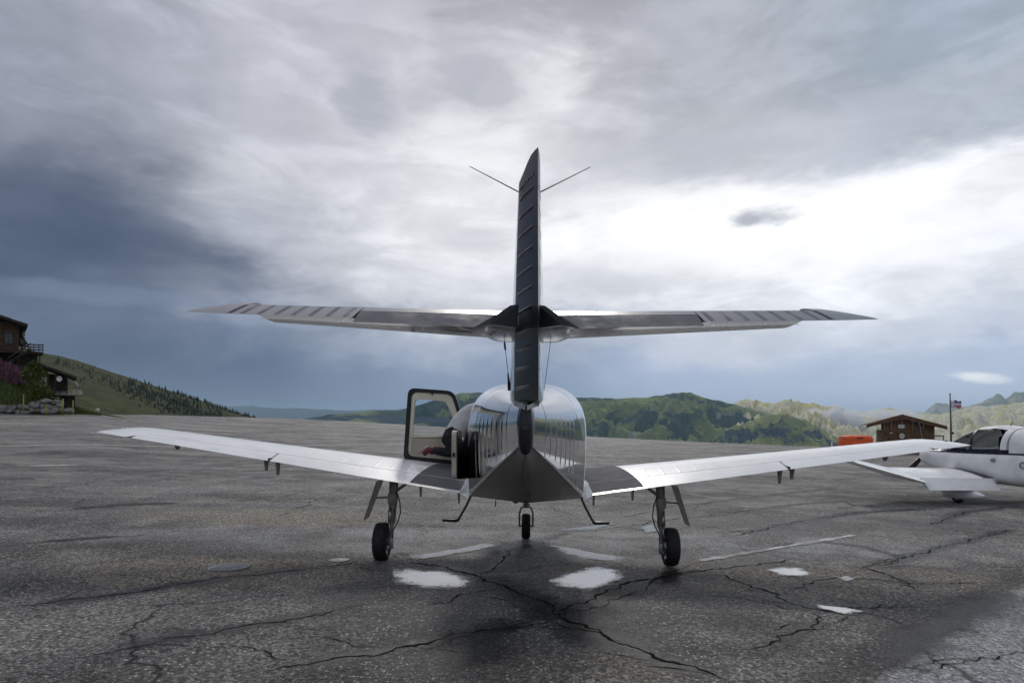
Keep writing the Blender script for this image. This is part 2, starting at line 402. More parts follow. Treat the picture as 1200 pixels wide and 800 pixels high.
    rgh = t.m('SUBTRACT', rgh, t.m('MULTIPLY', t.m('MULTIPLY', sheen, t.mr(med, .36, .62)), .34))
    t.put(b.inputs['Roughness'], t.m('ADD', rgh, t.m('MULTIPLY', t.m('SUBTRACT', fine, .5), .2)))
    bn = t.node('ShaderNodeBump'); bn.inputs['Strength'].default_value = 1.0; bn.inputs['Distance'].default_value = .014
    t.put(bn.inputs['Height'], t.m('SUBTRACT', t.m('ADD', chips, fine), t.m('MULTIPLY', crk, 2.)))
    t.put(b.inputs['Normal'], bn.outputs[0])
    return m_
M['asphalt'] = asphalt()
az_list = sorted(set([R(-180+4*i) for i in range(91)]+[R(-48+.8*i) for i in range(121)]))
rad_f = [0, .004, .01, .02, .035, .05, .07, .09, .12, .16, .2, .25, .3, .36, .42, .48, .54, .6, .66, .72, .78, .84, .9, .95, 1.0]
rows = []
for f in rad_f:
    rr = []
    for a in az_list:
        re, ze = edge_at(a)
        re *= 1+.006*noise.noise(Vector((a*30, 3.1, 0)))
        x, y = math.sin(a)*re*f, math.cos(a)*re*f
        rr.append(Vector((x, y, G(x, y))))
    rows.append(rr)
apron = tag(grid_obj('apron', rows, M['asphalt']), kind='structure')

# ------------------------------------------------------------------ terrain beyond the apron
def land(name, grass, dark, rock, gscale, rock_t=(.55, .7), dark_t=(.5, .58), bump=1., ext=None, slope_rock=True):
    m_, t, b = principled(name, rough=.95, spec=.15)
    o = t.node('ShaderNodeTexCoord').outputs['Object']
    geo = t.node('ShaderNodeNewGeometry'); nz = t.xyz(geo.outputs['True Normal'])[2]
    n1 = t.noise(o, gscale, 8, .62, .3); n2 = t.noise(t.v('ADD', o, (91, 37, 5)), gscale*2.6, 8, .65, .2); n3 = t.noise(o, gscale*14, 5, .6)
    c_ = t.mix(t.mr(n2, .35, .7), grass, tuple(v*.55 for v in grass))
    c_ = t.mix(t.m('MULTIPLY', t.mr(n3, .45, .75), .35), c_, tuple(min(1, v*1.7) for v in grass))
    c_ = t.mix(t.mr(n1, dark_t[0], dark_t[1]), c_, dark)
    rk = t.mr(t.noise(t.v('ADD', o, (11, 57, 5)), gscale*1.7, 9, .68, .5), rock_t[0], rock_t[1])
    c_ = t.mix(rk, c_, t.mix(n3, tuple(v*.6 for v in rock), rock))
    if ext: c_ = ext(t, o, c_, n1, n2, n3)
    t.put(b.inputs['Base Color'], c_)
    bn = t.node('ShaderNodeBump'); bn.inputs['Strength'].default_value = bump; bn.inputs['Distance'].default_value = .25/gscale
    t.put(bn.inputs['Height'], t.m('ADD', n2, t.m('MULTIPLY', n3, .3))); t.put(b.inputs['Normal'], bn.outputs[0])
    return m_
M['verge'] = land('verge_grass', (.055, .085, .025), (.03, .05, .018), (.14, .12, .09), .35, (.66, .8), (.52, .62), .6)
rows = []
TR = [(1.0, -.02), (1.02, -.10), (1.06, -.5), (1.15, -2), (1.4, -9), (2.0, -28), (3.5, -75), (7, -170), (14, -300), (30, -420), (70, -520), (160, -560), (420, -600)]
az2 = sorted(set([R(-180+6*i) for i in range(61)]+[R(-48+1.6*i) for i in range(61)]))
for k, dzz in TR:
    rr = []
    for a in az2:
        re, ze = edge_at(a); x, y = math.sin(a)*re*k, math.cos(a)*re*k
        h_ = noise.fractal(Vector((x*.004, y*.004, 2)), 1., 2., 4)*abs(dzz)*.25
        rr.append(Vector((x, y, ze+dzz+(h_ if dzz < -2 else 0))))
    rows.append(rr)
tag(grid_obj('terrain', rows, M['verge']), kind='structure')

def ridge(name, pts, dist, front, back, base, mat, rough=.3, jag=1.2, n=140, m_=34, seed=0., nf=1.):
    """mountain built at its real distance; its crest follows (column,row) points seen from the apron"""
    x0, x1 = pts[0][0], pts[-1][0]; rows = []
    R0 = [dist*(1-front)]; 
    for j in range(m_+1):
        t = j/m_
        rr = []
        for i in range(n+1):
            px = lerp(x0, x1, i/n); py = interp(px, pts)
            py += jag*noise.fractal(Vector((px*.06, seed, 0)), .75, 2.1, 7)
            crest = HC-(py-YH)/F*dist; s = t/.72 if t <= .72 else 1-(t-.72)/.28
            d = lerp(dist*(1-front), dist, t/.72) if t <= .72 else lerp(dist, dist*(1+back), (t-.72)/.28)
            x = (px-600)/F*d
            prof = s**.85 if t <= .72 else s**1.2
            z = lerp(base, crest, prof)
            q = Vector((x/dist*9*nf, d/dist*9*nf, seed*3.7))
            rg = noise.ridged_multi_fractal(q*1.7, .85, 2.1, 7, 1., 2.)*.5
            z += (crest-base)*rough*(rg-.62)*(s**.6)*(1-s**4)
            rr.append(Vector((x, d, z)))
        rows.append(rr)
    return tag(grid_obj(name, rows, mat), kind='structure')
HAZEB = 0
M['hill'] = land('hillside_grass', (.058, .066, .024), (.032, .044, .015), (.16, .14, .09), .012, (.62, .75), (.48, .58), .5)
hill_pts = [(-320, 330), (-100, 378), (0, 400), (50, 412), (80, 418), (110, 427), (170, 447), (230, 466), (262, 477), (300, 489), (330, 500)]
ridge('hillside', hill_pts, 620, .78, .5, -40, M['hill'], .10, .5, 120, 40, 1., 1.5)
def bright(t, o, c_, n1, n2, n3):  # paints sunlit patches into the slope colour as pale yellow
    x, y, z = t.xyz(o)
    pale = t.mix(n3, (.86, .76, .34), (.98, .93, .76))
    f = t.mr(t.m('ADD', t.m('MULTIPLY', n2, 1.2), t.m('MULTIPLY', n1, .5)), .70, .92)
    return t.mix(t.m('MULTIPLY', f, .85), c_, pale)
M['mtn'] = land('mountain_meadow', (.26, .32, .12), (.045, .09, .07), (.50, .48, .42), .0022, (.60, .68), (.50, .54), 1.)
M['mtn_sun_tint'] = land('mountain_sun_tinted_rock', (.72, .66, .18), (.16, .22, .08), (.94, .88, .70), .0026, (.46, .56), (.58, .66), 1., bright)  # rock and grass with sunlight put into their colours
M['mtn_dark'] = land('mountain_forest', (.36, .40, .15), (.035, .075, .10), (.40, .40, .36), .0030, (.62, .70), (.45, .53), 1.)
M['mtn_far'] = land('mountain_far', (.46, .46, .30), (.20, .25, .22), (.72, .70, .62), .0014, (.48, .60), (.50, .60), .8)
M['mtn_blue'] = land('mountain_distant', (.05, .065, .05), (.03, .04, .04), (.15, .15, .14), .0006, (.6, .75), (.5, .6), .6)
ridge('distant_ridge', [(120, 478), (280, 473), (330, 475), (400, 479), (440, 478), (520, 476), (640, 480), (760, 478)], 17000, .25, .2, -900, M['mtn_blue'], .25, 1.0, 120, 16, 9.)
ridge('low_foothill', [(340, 497), (362, 489), (385, 485), (410, 484), (450, 486), (520, 488), (560, 500)], 3300, .3, .3, -160, M['mtn_dark'], .25, .8, 80, 24, 3.3)
ridge('valley_ridge', [(370, 490), (430, 481), (470, 480), (500, 471), (530, 462), (560, 459), (620, 461), (685, 465), (705, 466), (740, 466), (765, 464), (785, 461), (800, 459), (815, 462), (835, 468), (860, 473), (930, 492), (980, 512)], 4600, .35, .3, -330, M['mtn'], .62, 1.3, 260, 60, 2., 1.5)
ridge('sun_tinted_mountain', [(770, 520), (810, 498), (845, 478), (862, 470), (876, 467), (890, 470), (905, 472), (925, 468), (945, 471), (965, 475), (985, 477), (1000, 484), (1030, 494), (1090, 500)], 5600, .45, .3, -250, M['mtn_sun_tint'], .8, 3.0, 260, 60, 4., 1.7)  # its sunlit look is painted into the material colour
ridge('forested_spur', [(790, 522), (820, 513), (850, 503), (880, 492), (900, 486), (918, 484), (935, 488), (960, 499), (985, 513), (1010, 525)], 3900, .2, .2, -260, M['mtn_dark'], .8, 3.2, 180, 54, 5., 1.9)
ridge('hazy_ridge', [(930, 488), (985, 486), (1010, 482), (1030, 479), (1042, 477), (1055, 480), (1070, 486), (1100, 484), (1125, 479), (1140, 476), (1170, 474), (1200, 470), (1300, 468), (1400, 480)], 7600, .4, .2, -350, M['mtn_sun_tint'], .7, 2.2, 180, 44, 6., 1.7)
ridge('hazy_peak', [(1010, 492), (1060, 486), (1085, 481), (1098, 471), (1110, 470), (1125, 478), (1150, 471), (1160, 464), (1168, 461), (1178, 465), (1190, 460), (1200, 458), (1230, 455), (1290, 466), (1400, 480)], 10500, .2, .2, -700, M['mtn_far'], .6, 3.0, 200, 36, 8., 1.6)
# what lies behind the photographer: ordinary valley sides, low on the horizon
for nm, a0, a1, seed, hh in (('back_slope', 70, 180, 21., 300), ('back_slope', 180, 290, 23., 330)):
    rows = []
    for j in range(9):
        t = j/8; rr = []
        for i in range(41):
            a = R(lerp(a0, a1, i/40)); r_ = lerp(1800, 3600, t)
            z = lerp(-420, hh+140*noise.fractal(Vector((a*3, seed, 0)), 1., 2., 4), t)
            rr.append(Vector((math.sin(a)*r_, math.cos(a)*r_, z)))
        rows.append(rr)
    tag(grid_obj(nm, rows, M['mtn']), kind='structure')

# ------------------------------------------------------------------ the parked aircraft seen from behind
AY = 7.96                                        # main wheels' distance
plane = empty('light_aircraft', (.155, AY, G(.155, AY)), (0, R(.85), R(-1.4)))
tag(plane, 'white and dark grey low-wing aircraft with black rudder, seen from behind', 'aircraft')
# ---- fuselage loft:  y -> half width, top, bottom, chine half width, chine height
FUS = [(-4.15, (.030, 1.735, 1.465, .027, 1.505)), (-3.2, (.205, 1.835, 1.275, .196, 1.325)), (-2.0, (.425, 1.955, 1.025, .408, 1.085)), (-.9, (.615, 2.048, .805, .590, .868)),
       (-.2, (.645, 2.080, .775, .615, .835)), (.9, (.645, 2.060, .760, .615, .82)), (1.45, (.60, 1.72, .77, .57, .83)), (2.4, (.46, 1.60, .86, .43, .93)), (2.75, (.36, 1.52, .95, .34, 1.0)), (2.85, (.24, 1.43, 1.05, .22, 1.08))]
def fus(y, t, side=1, off=0.):
    """t 0..0.5 roof quarter, 0.5..0.8 side, 0.8..1 bottom"""
    hw, zt, zb, cw, cz = interp(y, FUS)
    zm = zb+.50*(zt-zb)
    def raw(t):
        if t <= .5:
            a = t/.5*math.pi/2; n = 2/3.0
            return Vector((hw*math.sin(a)**n, 0, zm+(zt-zm)*math.cos(a)**n))
        if t <= .8:
            s = (t-.5)/.3; x = lerp(hw, cw, s**1.6); return Vector((x, 0, lerp(zm, cz, s)))
        s = (t-.8)/.2; return Vector((lerp(cw, 0, s), 0, lerp(cz, zb, s)))
    p = raw(t)
    if off:
        q = raw(min(t+.01, 1))-raw(max(t-.01, 0)); nn = Vector((-q.z, 0, q.x)).normalized()
        if nn.x < 0 and t < .8: nn = -nn
        p = p+nn*off
    return Vector((side*p.x, y, p.z))
ys = sorted(set([-4.15+.13*i for i in range(26)]+[-.9, -.55, -.2, .1, .22, .5, .8, 1.06, 1.25, 1.45, 1.7, 2.05, 2.4, 2.6, 2.75, 2.85]))
ts = [i/40 for i in range(33)]                   # 0 .. 0.8
DOOR = (.22, 1.06, .245, .68)                    # y0,y1,t0,t1 of the cabin door opening on the left
rows = []; prof = [(-1, t) for t in reversed(ts)]+[(1, t) for t in ts[1:]]
vs = [fus(y, t, s) for y in ys for s, t in prof]; nc = len(prof); fs = []
for i in range(len(ys)-1):
    for k in range(nc-1):
        (s0, t0), (s1, t1) = prof[k], prof[k+1]
        ym = (ys[i]+ys[i+1])/2; tm = (t0+t1)/2
        if DOOR[0] < ym < DOOR[1] and DOOR[2] < tm < DOOR[3] and (s0 < 0): continue
        fs.append((i*nc+k, i*nc+k+1, (i+1)*nc+k+1, (i+1)*nc+k))
fuse = mk('fuselage', vs, fs, M['skin'], plane, True)
sol = fuse.modifiers.new('wall', 'SOLIDIFY'); sol.thickness = .012; sol.offset = -1
rows = [[fus(y, lerp(.8, 1, k/4), -1) for k in range(5)]+[fus(y, lerp(1, .8, k/4), 1) for k in range(1, 5)] for y in ys]
belly = grid_obj('belly_panel', rows, M['belly'], plane)
b = B()                                          # rub strips along the two lower edges
for s in (-1, 1): b.tube([fus(y, .8, s, .004) for y in [-4.1+.2*i for i in range(24)]], .007, 6)
b.build('edge_strip', M['steel'], plane, True)
# vertical stiffening beads on the tail cone
for s in (-1, 1):
    for k in range(6):
        y = -3.42+k*.27; r_ = []
        for j in range(13):
            t = lerp(.40, .74, j/12); e = .006*math.sin(math.pi*j/12)**.4
            r_.append([fus(y-.02, t, s, .0), fus(y-.008, t, s, e), fus(y+.008, t, s, e), fus(y+.02, t, s, .0)])
        grid_obj('skin_bead', r_, M['skin'], plane)
# skin lap joints
for y in (-3.62, -1.75, -.62):
    r_ = []
    for s, t in prof: r_.append([fus(y-.02, t, s, .0005), fus(y-.018, t, s, .0014), fus(y+.018, t, s, .0014), fus(y+.02, t, s, .0005)])
    grid_obj('skin_joint', r_, M['skin'], plane)
# keel fin under the tail, end cap
b = B(); b.prism([(-.006, -4.10, 1.47), (-.006, -2.1, 1.05), (-.006, -2.1, 1.0), (-.006, -3.9, 1.37)], (.012, 0, 0)); b.build('keel_strake', M['belly'], plane)
cap = []
for j in range(15):
    a = -math.pi/2+math.pi*j/14; zz = 1.592+.142*math.sin(a); ww = .046*max(.02, math.cos(a))**.7
    cap.append([Vector((ww*math.cos(q), -4.13-.06*math.cos(a)*max(0, math.sin(q)), zz)) for q in [math.pi*(i/10) for i in range(11)]])
grid_obj('tail_cap', cap, M['rud'], plane)
b = B(); b.lathe([(0, .0), (.012, .012), (.0, .017), (-.02, .018)], (0, -4.195, 1.61), 'y', 14); tl = b.build('tail_lamp', M['lens'], plane, True)
tl.scale = (1, 1, 1)
# windscreen, rear side windows (dark perspex set proud of the skin)
def patch(name, y0, y1, t0, t1, side, mat, off=.004, ny=8, nt=8):
    r_ = [[fus(lerp(y0, y1, i/ny), lerp(t0, t1, j/nt), side, off) for j in range(nt+1)] for i in range(ny+1)]
    return grid_obj(name, r_, mat, plane)
patch('side_window', -.50, .12, .30, .46, -1, M['glassd']); patch('side_window', -.50, .12, .30, .46, 1, M['glassd'])
patch('side_window', .26, 1.0, .27, .47, 1, M['glassd'])
patch('windscreen', 1.0, 1.43, .02, .45, -1, M['glassd']); patch('windscreen', 1.0, 1.43, .02, .45, 1, M['glassd'])
# nose: spinner, propeller
b = B(); b.lathe([(0, .20), (.12, .18), (.26, .11), (.34, .03), (.35, 0)], (0, 2.85, 1.24), 'y', 24); spn = b.build('spinner', M['wing'], plane, True)
for k in range(3):
    a = R(20+120*k); r_ = []
    for j in range(9):
        u = j/8; rad = lerp(.16, .95, u); ch = .09+.07*math.sin(math.pi*min(1, u*1.1)) if u < .95 else .06; tw = R(lerp(55, 18, u)); th = lerp(.03, .008, u)
        ring = []
        for q in range(8):
            cc = math.cos(2*math.pi*q/8)*ch/2*1; nn = math.sin(2*math.pi*q/8)*th/2
            lx = cc*math.cos(tw)-nn*math.sin(tw); ly = cc*math.sin(tw)+nn*math.cos(tw)
            ring.append(Vector((rad*math.sin(a)+lx*math.cos(a), 2.98+ly, 1.24+rad*math.cos(a)-lx*math.sin(a))))
        r_.append(ring)
    grid_obj('propeller_blade', r_, M['black'], plane, closed=True)
# ---- aerofoil surfaces
def af(c, T, upper, camber=.0):
    y = 5*T*(.2969*math.sqrt(max(c, 0))-.126*c-.3516*c*c+.2843*c**3-.1036*c**4)
    cm = camber*4*c*(1-c)
    return cm+y if upper else cm-y
def foil_part(name, xs, le, ch, zz, T, c0, c1, mat, parent, inc=lambda x: 0., camber=0., n=14, post=None, side=1, vertical=False):
    """closed piece of an aerofoil between chord fractions c0(x) and c1(x)"""
    loops = []
    for x in xs:
        a, bb = c0(x), c1(x); C = ch(x); L = le(x); Z = zz(x); th = T(x); ic = inc(x)
        cs = [lerp(a, bb, (1-math.cos(math.pi*k/n))/2) for k in range(n+1)]
        pts = [(c, af(c, th, True, camber)) for c in reversed(cs)]+[(c, af(c, th, False, camber)) for c in (cs[1:] if a <= 1e-6 else cs)]
        if bb >= .9999: pts = pts[:-1]
        lp = []
        for c, h in pts:
            u = (c-1)*C; v = h*C             # about the trailing edge
            yy = -u*math.cos(ic)+v*math.sin(ic)*0; v2 = v-u*math.sin(ic)
            if vertical: q = Vector((v, L-C*c, x))
            else: q = Vector((side*x, (L-C)+yy, Z+v2))
            lp.append(post(q) if post else q)
        loops.append(lp)
    nn = len(loops[0]); vs = [p for l in loops for p in l]; fs = []
    for i in range(len(xs)-1):
        for k in range(nn): fs.append((i*nn+k, i*nn+(k+1) % nn, (i+1)*nn+(k+1) % nn, (i+1)*nn+k))
    fs.append(tuple(range(nn))); fs.append(tuple((len(xs)-1)*nn+k for k in reversed(range(nn))))
    o = mk(name, vs, fs, mat, parent, True)
    bm = bmesh.new(); bm.from_mesh(o.data); bmesh.ops.recalc_face_normals(bm, faces=bm.faces)
    for e in bm.edges:
        if len(e.link_faces) == 2 and e.calc_face_angle(0) > R(38): e.smooth = False
    bm.to_mesh(o.data); bm.free(); return o
def wx(x): return clamp((x-.64)/4.35, -.1, 1.)
SPAN = 4.99
w_te = lambda x: -.40+.26*wx(x)
def w_ch(x):
    c = 1.78-.75*wx(x)
    if x > 4.77: c *= math.sqrt(max(.02, 1-((x-4.77)/.285)**2))**.55*.999
    return c
w_z = lambda x: .833+.1425*(x-.64)
w_le = lambda x: w_te(x)+w_ch(x)
w_T = lambda x: (.155-.03*wx(x))*(1 if x < 4.77 else math.sqrt(max(.05, 1-((x-4.77)/.30)**2)))
w_inc = lambda x: R(2.2-2.0*wx(x))
def wing_top(x, c, side, off=0.):
    C = w_ch(x); u = (c-1)*C; v = af(c, w_T(x), True, .018)*C
    return Vector((side*x, w_te(x)-u*math.cos(w_inc(x)), w_z(x)+v-u*math.sin(w_inc(x))+off))
HN = .765
for s in (-1, 1):
    xs = [.40+.06*i for i in range(5)]+[.7+.25*i for i in range(16)]+[4.55, 4.68, 4.80, 4.87, 4.93, 4.98, 5.015, 5.035]
    wg = foil_part('wing', xs, w_le, w_ch, w_z, w_T, lambda x: 0., lambda x: HN if x < 4.62 else lerp(HN, 1., clamp((x-4.62)/.0001)), M['wing'], plane, w_inc, .018, 16, side=s)
    wg['label'] = 'left wing, white with a dark grey walkway at its root' if s < 0 else 'right wing, white with a dark grey walkway at its root'
    foil_part('flap', [.70+.2*i for i in range(12)]+[2.945], w_le, w_ch, w_z, w_T, lambda x: HN+.007, lambda x: 1., M['wing'], plane, w_inc, .018, 8, side=s)
    foil_part('aileron', [2.965+.2*i for i in range(9)]+[4.612], w_le, w_ch, w_z, w_T, lambda x: HN+.007, lambda x: 1., M['wing'], plane, w_inc, .018, 8, side=s)
    b = B(); b.box((s*2.953-.004, w_te(2.95)-.006, w_z(2.95)-.012), (s*2.953+.004, w_te(2.95)+.33, w_z(2.95)+.03)); b.build('gap_seal', M['void'], wg)
    # walkway sheet on the wing and on the flap
    r_ = []
    for i in range(9):
        c = lerp(.16, HN-.004, i/8); xo = lerp(1.10, 1.27, i/8)
        r_.append([wing_top(lerp(.60, xo, k/8), c, s, .004) for k in range(9)])
    grid_obj('walkway', r_, M['walk'], wg)
    r_ = []
    for i in range(5):
        c = lerp(HN+.012, .965, i/4); xo = lerp(1.275, 1.32, i/4)
        r_.append([wing_top(lerp(.72, xo, k/8), c, s, .004) for k in range(9)])
    grid_obj('walkway', r_, M['walk'], wg)
    # chordwise skin laps, each a real raised step
    for x in [1.42+.195*k for k in range(17)]:
        r_ = []
        for i in range(15):
            c = lerp(.02, HN-.003, i/14)
            r_.append([wing_top(x-.016, c, s, .0003), wing_top(x-.009, c, s, .0010), wing_top(x+.009, c, s, .0010), wing_top(x+.016, c, s, .0003)])
        grid_obj('skin_joint', r_, M['wing'], wg)
    # root fillet
    b = B(); b.prism([(s*.60, -.62, .80), (s*.655, -.46, .805), (s*.74, -.385, .84), (s*.655, -.3, 1.0), (s*.62, -.55, .96)], (s*.02, .02, 0)); b.build('root_fillet', M['wing'], wg)
    # hinge brackets below the trailing edge
    for x, L_ in ((.76, .12), (1.20, .12), (2.88, .15), (3.02, .12), (4.1, .05)):
        z0 = w_z(x)-.01; y0 = w_te(x)+.10
        b = B(); b.prism([(s*x-.009, y0-.06, z0+.01), (s*x-.009, y0+.07, z0+.02), (s*x-.009, y0+.03, z0-L_), (s*x-.009, y0-.01, z0-L_)], (.018, 0, 0)); b.build('hinge_bracket', M['belly'], wg)
    # wing-tip lamp
    b = B(); b.lathe([(0, 0), (.02, .018), (.05, .02), (.09, .0)], (s*4.98, w_te(4.9)+.35, w_z(5.)+.045), 'y', 10); b.build('tip_lamp', M['lens'], wg, True)
# ---- horizontal tail
HY = -3.89
def tx(x): return clamp((x-.08)/1.58, 0, 1.2)
t_le = lambda x: -3.11-.35*tx(x)
t_te = lambda x: -4.23+.05*tx(x)
t_ch = lambda x: t_le(x)-t_te(x)
t_z = lambda x: 2.262+.034*tx(x)
t_T = lambda x: .115-.015*tx(x)
hc = lambda x: (t_le(x)-HY)/t_ch(x)
def droop(ang):
    ca, sa = math.cos(R(ang)), math.sin(R(ang))
    def f(q):
        hz = t_z(abs(q.x)); u = q.y-HY; v = q.z-hz
        return Vector((q.x, HY+u*ca-v*sa*0.98, hz+u*sa+v*ca))
    return f
DR = 15.0
for s in (-1, 1):
    stab = foil_part('horizontal_stabilizer', [.03, .1]+[.2+.2*i for i in range(8)]+[1.64], t_le, t_ch, t_z, t_T, lambda x: 0., lambda x: hc(x)-.012, M['stab'], plane, n=12, side=s)
    el_ = foil_part('elevator', [.985+.1*i for i in range(8)]+[1.70], t_le, t_ch, t_z, t_T, lambda x: hc(x)+.004, lambda x: 1., M['elev'], plane, n=8, side=s, post=droop(DR))
    tabc = lambda x: hc(x)+(1-hc(x))*.36
    foil_part('elevator_inner', [.15, .2, .3, .5, .7, .9, .98], t_le, t_ch, t_z, t_T, lambda x: hc(x)+.004, tabc, M['elev'], el_, n=6, side=s, post=droop(DR))
    # trim tab, drooped a little more
    def tabpost(q, d1=droop(DR), s=s):
        q = d1(q); x = abs(q.x); hy = d1(Vector((q.x, t_le(x)-tabc(x)*t_ch(x), t_z(x))))
        u, v = q.y-hy.y, q.z-hy.z; ca, sa = math.cos(R(6)), math.sin(R(6))
        xx = q.x
        if x < .5: xx = s*(x+max(0, -u)*.55*(1-(x-.18)/.32))
        return Vector((xx, hy.y+u*ca-v*sa, hy.z+u*sa+v*ca))
    foil_part('trim_tab', [.18, .25, .35, .5, .7, .9, .978], t_le, t_ch, t_z, t_T, lambda x: tabc(x)+.006, lambda x: 1., M['tab'], el_, n=6, side=s, post=tabpost)
    # balance horn at the tip
    h_te = lambda x: -4.18+.02*clamp((x-1.70)/.22)
    h_le = lambda x: -3.64-.44*clamp((x-1.76)/.19)**1.6 if x > 1.76 else -3.64
    foil_part('balance_horn', [1.705, 1.74, 1.78, 1.83, 1.88, 1.915, 1.935, 1.945], h_le, lambda x: h_le(x)-h_te(x), t_z, lambda x: .09, lambda x: 0., lambda x: 1., M['elev'], el_, n=10, side=s, post=droop(DR))
    # chordwise beads on the elevator skin
    for k in range(17):
        if k < 7: continue
        x = 1.03+.0985*(k-7)
        if x > 1.7: x = 1.69
        r_ = []; cend = .97 if x > .985 else None
        c_a = hc(x)+.02; c_b = .97 if x > .985 else tabc(x)-.012
        d_ = droop(DR)
        for j in range(7):
            c = lerp(c_a, c_b, j/6); C = t_ch(x); e = .0035*math.sin(math.pi*j/6)**.5
            row = []
            for dx_, oo in ((-.014, 0), (-.005, e), (.005, e), (.014, 0)):
                row.append(d_(Vector((s*(x+dx_), t_le(x)-c*C, t_z(x)+af(c, t_T(x), True)*C+oo+.0004))))
            r_.append(row)
        grid_obj('skin_bead', r_, M['tab'], el_)
    # bulged fairing where the stabilizer meets the fin
    r_ = []
    for j in range(17):
        la = -math.pi/2+math.pi*j/16
        r_.append([Vector((s*(.15+.155*math.cos(la)*math.cos(q)), -3.50-.42*math.sin(la), 2.236+.058*math.cos(la)*math.sin(q))) for q in [2*math.pi*i/20 for i in range(20)]])
    grid_obj('root_fairing', r_, M['fin'], stab, closed=True)
    # black gap fairing between elevator and rudder
    b = B(); b.prism([(s*.055, -4.02, 2.318), (s*.10, -4.02, 2.312), (s*.245, -4.06, 2.205), (s*.20, -4.06, 2.196), (s*.055, -4.02, 2.18)], (0, .03, 0)); b.build('gap_fairing', M['rud'], stab)
    # static wicks
    for x in (1.0, 1.45):
        b = B(); q = droop(DR)(Vector((s*x, t_te(x), t_z(x)))); b.tube([q, q+Vector((s*.01, -.09, -.035))], .0018, 5); b.build('static_wick', M['black'], el_)
# ---- fin and rudder
Z0, Z1 = 1.70, 3.06
fz = lambda z: (z-Z0)/(Z1-Z0)
f_le = lambda z: lerp(-2.72, -3.66, fz(z))
f_te = lambda z: lerp(-4.21, -4.25, fz(z))
f_ch = lambda z: f_le(z)-f_te(z)
f_T = lambda z: lerp(.160, .225, fz(z))
f_hy = lambda z: lerp(-3.71, -3.93, fz(z))
fc = lambda z: (f_le(z)-f_hy(z))/f_ch(z)
fin = foil_part('fin', [1.70+.136*i for i in range(11)], f_le, f_ch, lambda z: 0, f_T, lambda z: 0., lambda z: fc(z)-.008, M['fin'], plane, n=12, vertical=True)
b = B(); b.box((-.045, -4.0, 1.80), (.045, -3.74, 3.03)); 
RD = -8.0                                                     # rudder resting over to the right
def rpost(q):
    hy = f_hy(q.z); u = q.y-hy; ca, sa = math.cos(R(RD)), math.sin(R(RD))
    return Vector((q.x*ca+u*sa, hy-q.x*sa*0+u*ca, q.z+(.078*sstep(-u/.26) if q.z > 3.05 else 0)+(.02*clamp(u/-.4) if q.z < 1.75 else 0)))
rud = foil_part('rudder', [1.735, 1.76]+[1.8+.126*i for i in range(10)]+[3.02, 3.06], f_le, f_ch, lambda z: 0, f_T, lambda z: fc(z)+.004, lambda z: 1., M['rud'], plane, n=8, vertical=True, post=rpost)
for z in [1.84, 1.955, 2.07, 2.175, 2.29, 2.40, 2.51, 2.62, 2.73, 2.84, 2.945]:
    for s in (-1, 1):
        r_ = []
        for j in range(9):
            c = lerp(fc(z)+.03, .91, j/8); e = (.007 if s < 0 else .002)*math.sin(math.pi*j/8)**.5; C = f_ch(z); row = []
            for dz_, oo in ((-.011, 0.), (-.004, e), (.004, e), (.011, 0.)):
                zz_ = z+dz_; row.append(rpost(Vector((s*(af(c, f_T(z), True)*C+oo+.0005), f_le(z)-c*C, zz_))))
            r_.append(row)
        grid_obj('skin_bead', r_, M['rud'], rud)
# rudder tip cap with its row of rivets
for k in range(7):
    b = B(); q = rpost(Vector((-(af(lerp(fc(3.0)+.03, .9, k/6), f_T(3.0), True)*f_ch(3.0)+.001), f_le(3.0)-lerp(fc(3.0)+.03, .9, k/6)*f_ch(3.0), 3.012)))
    b.lathe([(-.004, 0), (-.003, .006), (.0, .008)], q, 'x', 8); b.build('rivet', M['steel'], rud, True)
b = B(); b.prism([(-.078, -3.80, 1.74), (-.006, -4.26, 1.70), (-.006, -4.26, 1.725), (-.082, -3.80, 1.775)], (0, .012, 0)); b.prism([(.078, -3.80, 1.74), (.006, -4.26, 1.70), (.006, -4.26, 1.725), (.082, -3.80, 1.775)], (0, .012, 0)); b.build('rudder_base_trim', M['steel'], fin)
# v-shaped navigation aerial at the fin top, wire aerials
b = B()
for s in (-1, 1): b.tube([(s*.045, -3.86, 3.025), (s*.07, -3.85, 3.03), (s*.36, -3.92, 3.155)], [.006, .004, .0022], 6)
b.tube([(-.05, -3.87, 3.025), (.05, -3.87, 3.025)], .005, 6); b.build('navigation_aerial', M['black'], fin)
b = B(); b.tube([(-.155, -3.55, 2.2), (-.125, -3.3, 1.93)], .0022, 5); b.tube([(-.150, -3.51, 2.155), (-.146, -3.475, 2.115)], .007, 6); b.tube([(-.130, -3.34, 1.97), (-.120, -3.27, 1.86)], [.004, .014], 6); b.build('wire_aerial', M['black'], plane)
b = B(); b.tube([(.155, -3.55, 2.2), (.118, -3.3, 1.86)], .002, 5); b.build('wire_aerial', M['black'], plane)
b = B(); b.tube([(-.0, .55, 2.06), (-.0, .50, 2.16)], [.02, .008], 6); b.build('roof_aerial', M['wing'], plane)
# ---- boarding steps
for s in (-1, 1):
    b = B(); b.tube([(s*.565, -1.02, .88), (s*.60, -1.06, .80), (s*.69, -1.06, .635), (s*.705, -1.06, .628), (s*.845, -1.06, .635)], .0125, 7); b.box((min(s*.70, s*.845), -1.12, .640), (max(s*.70, s*.845), -1.0, .655), .004)
    b.build('boarding_step', M['black'], plane, auto=40)
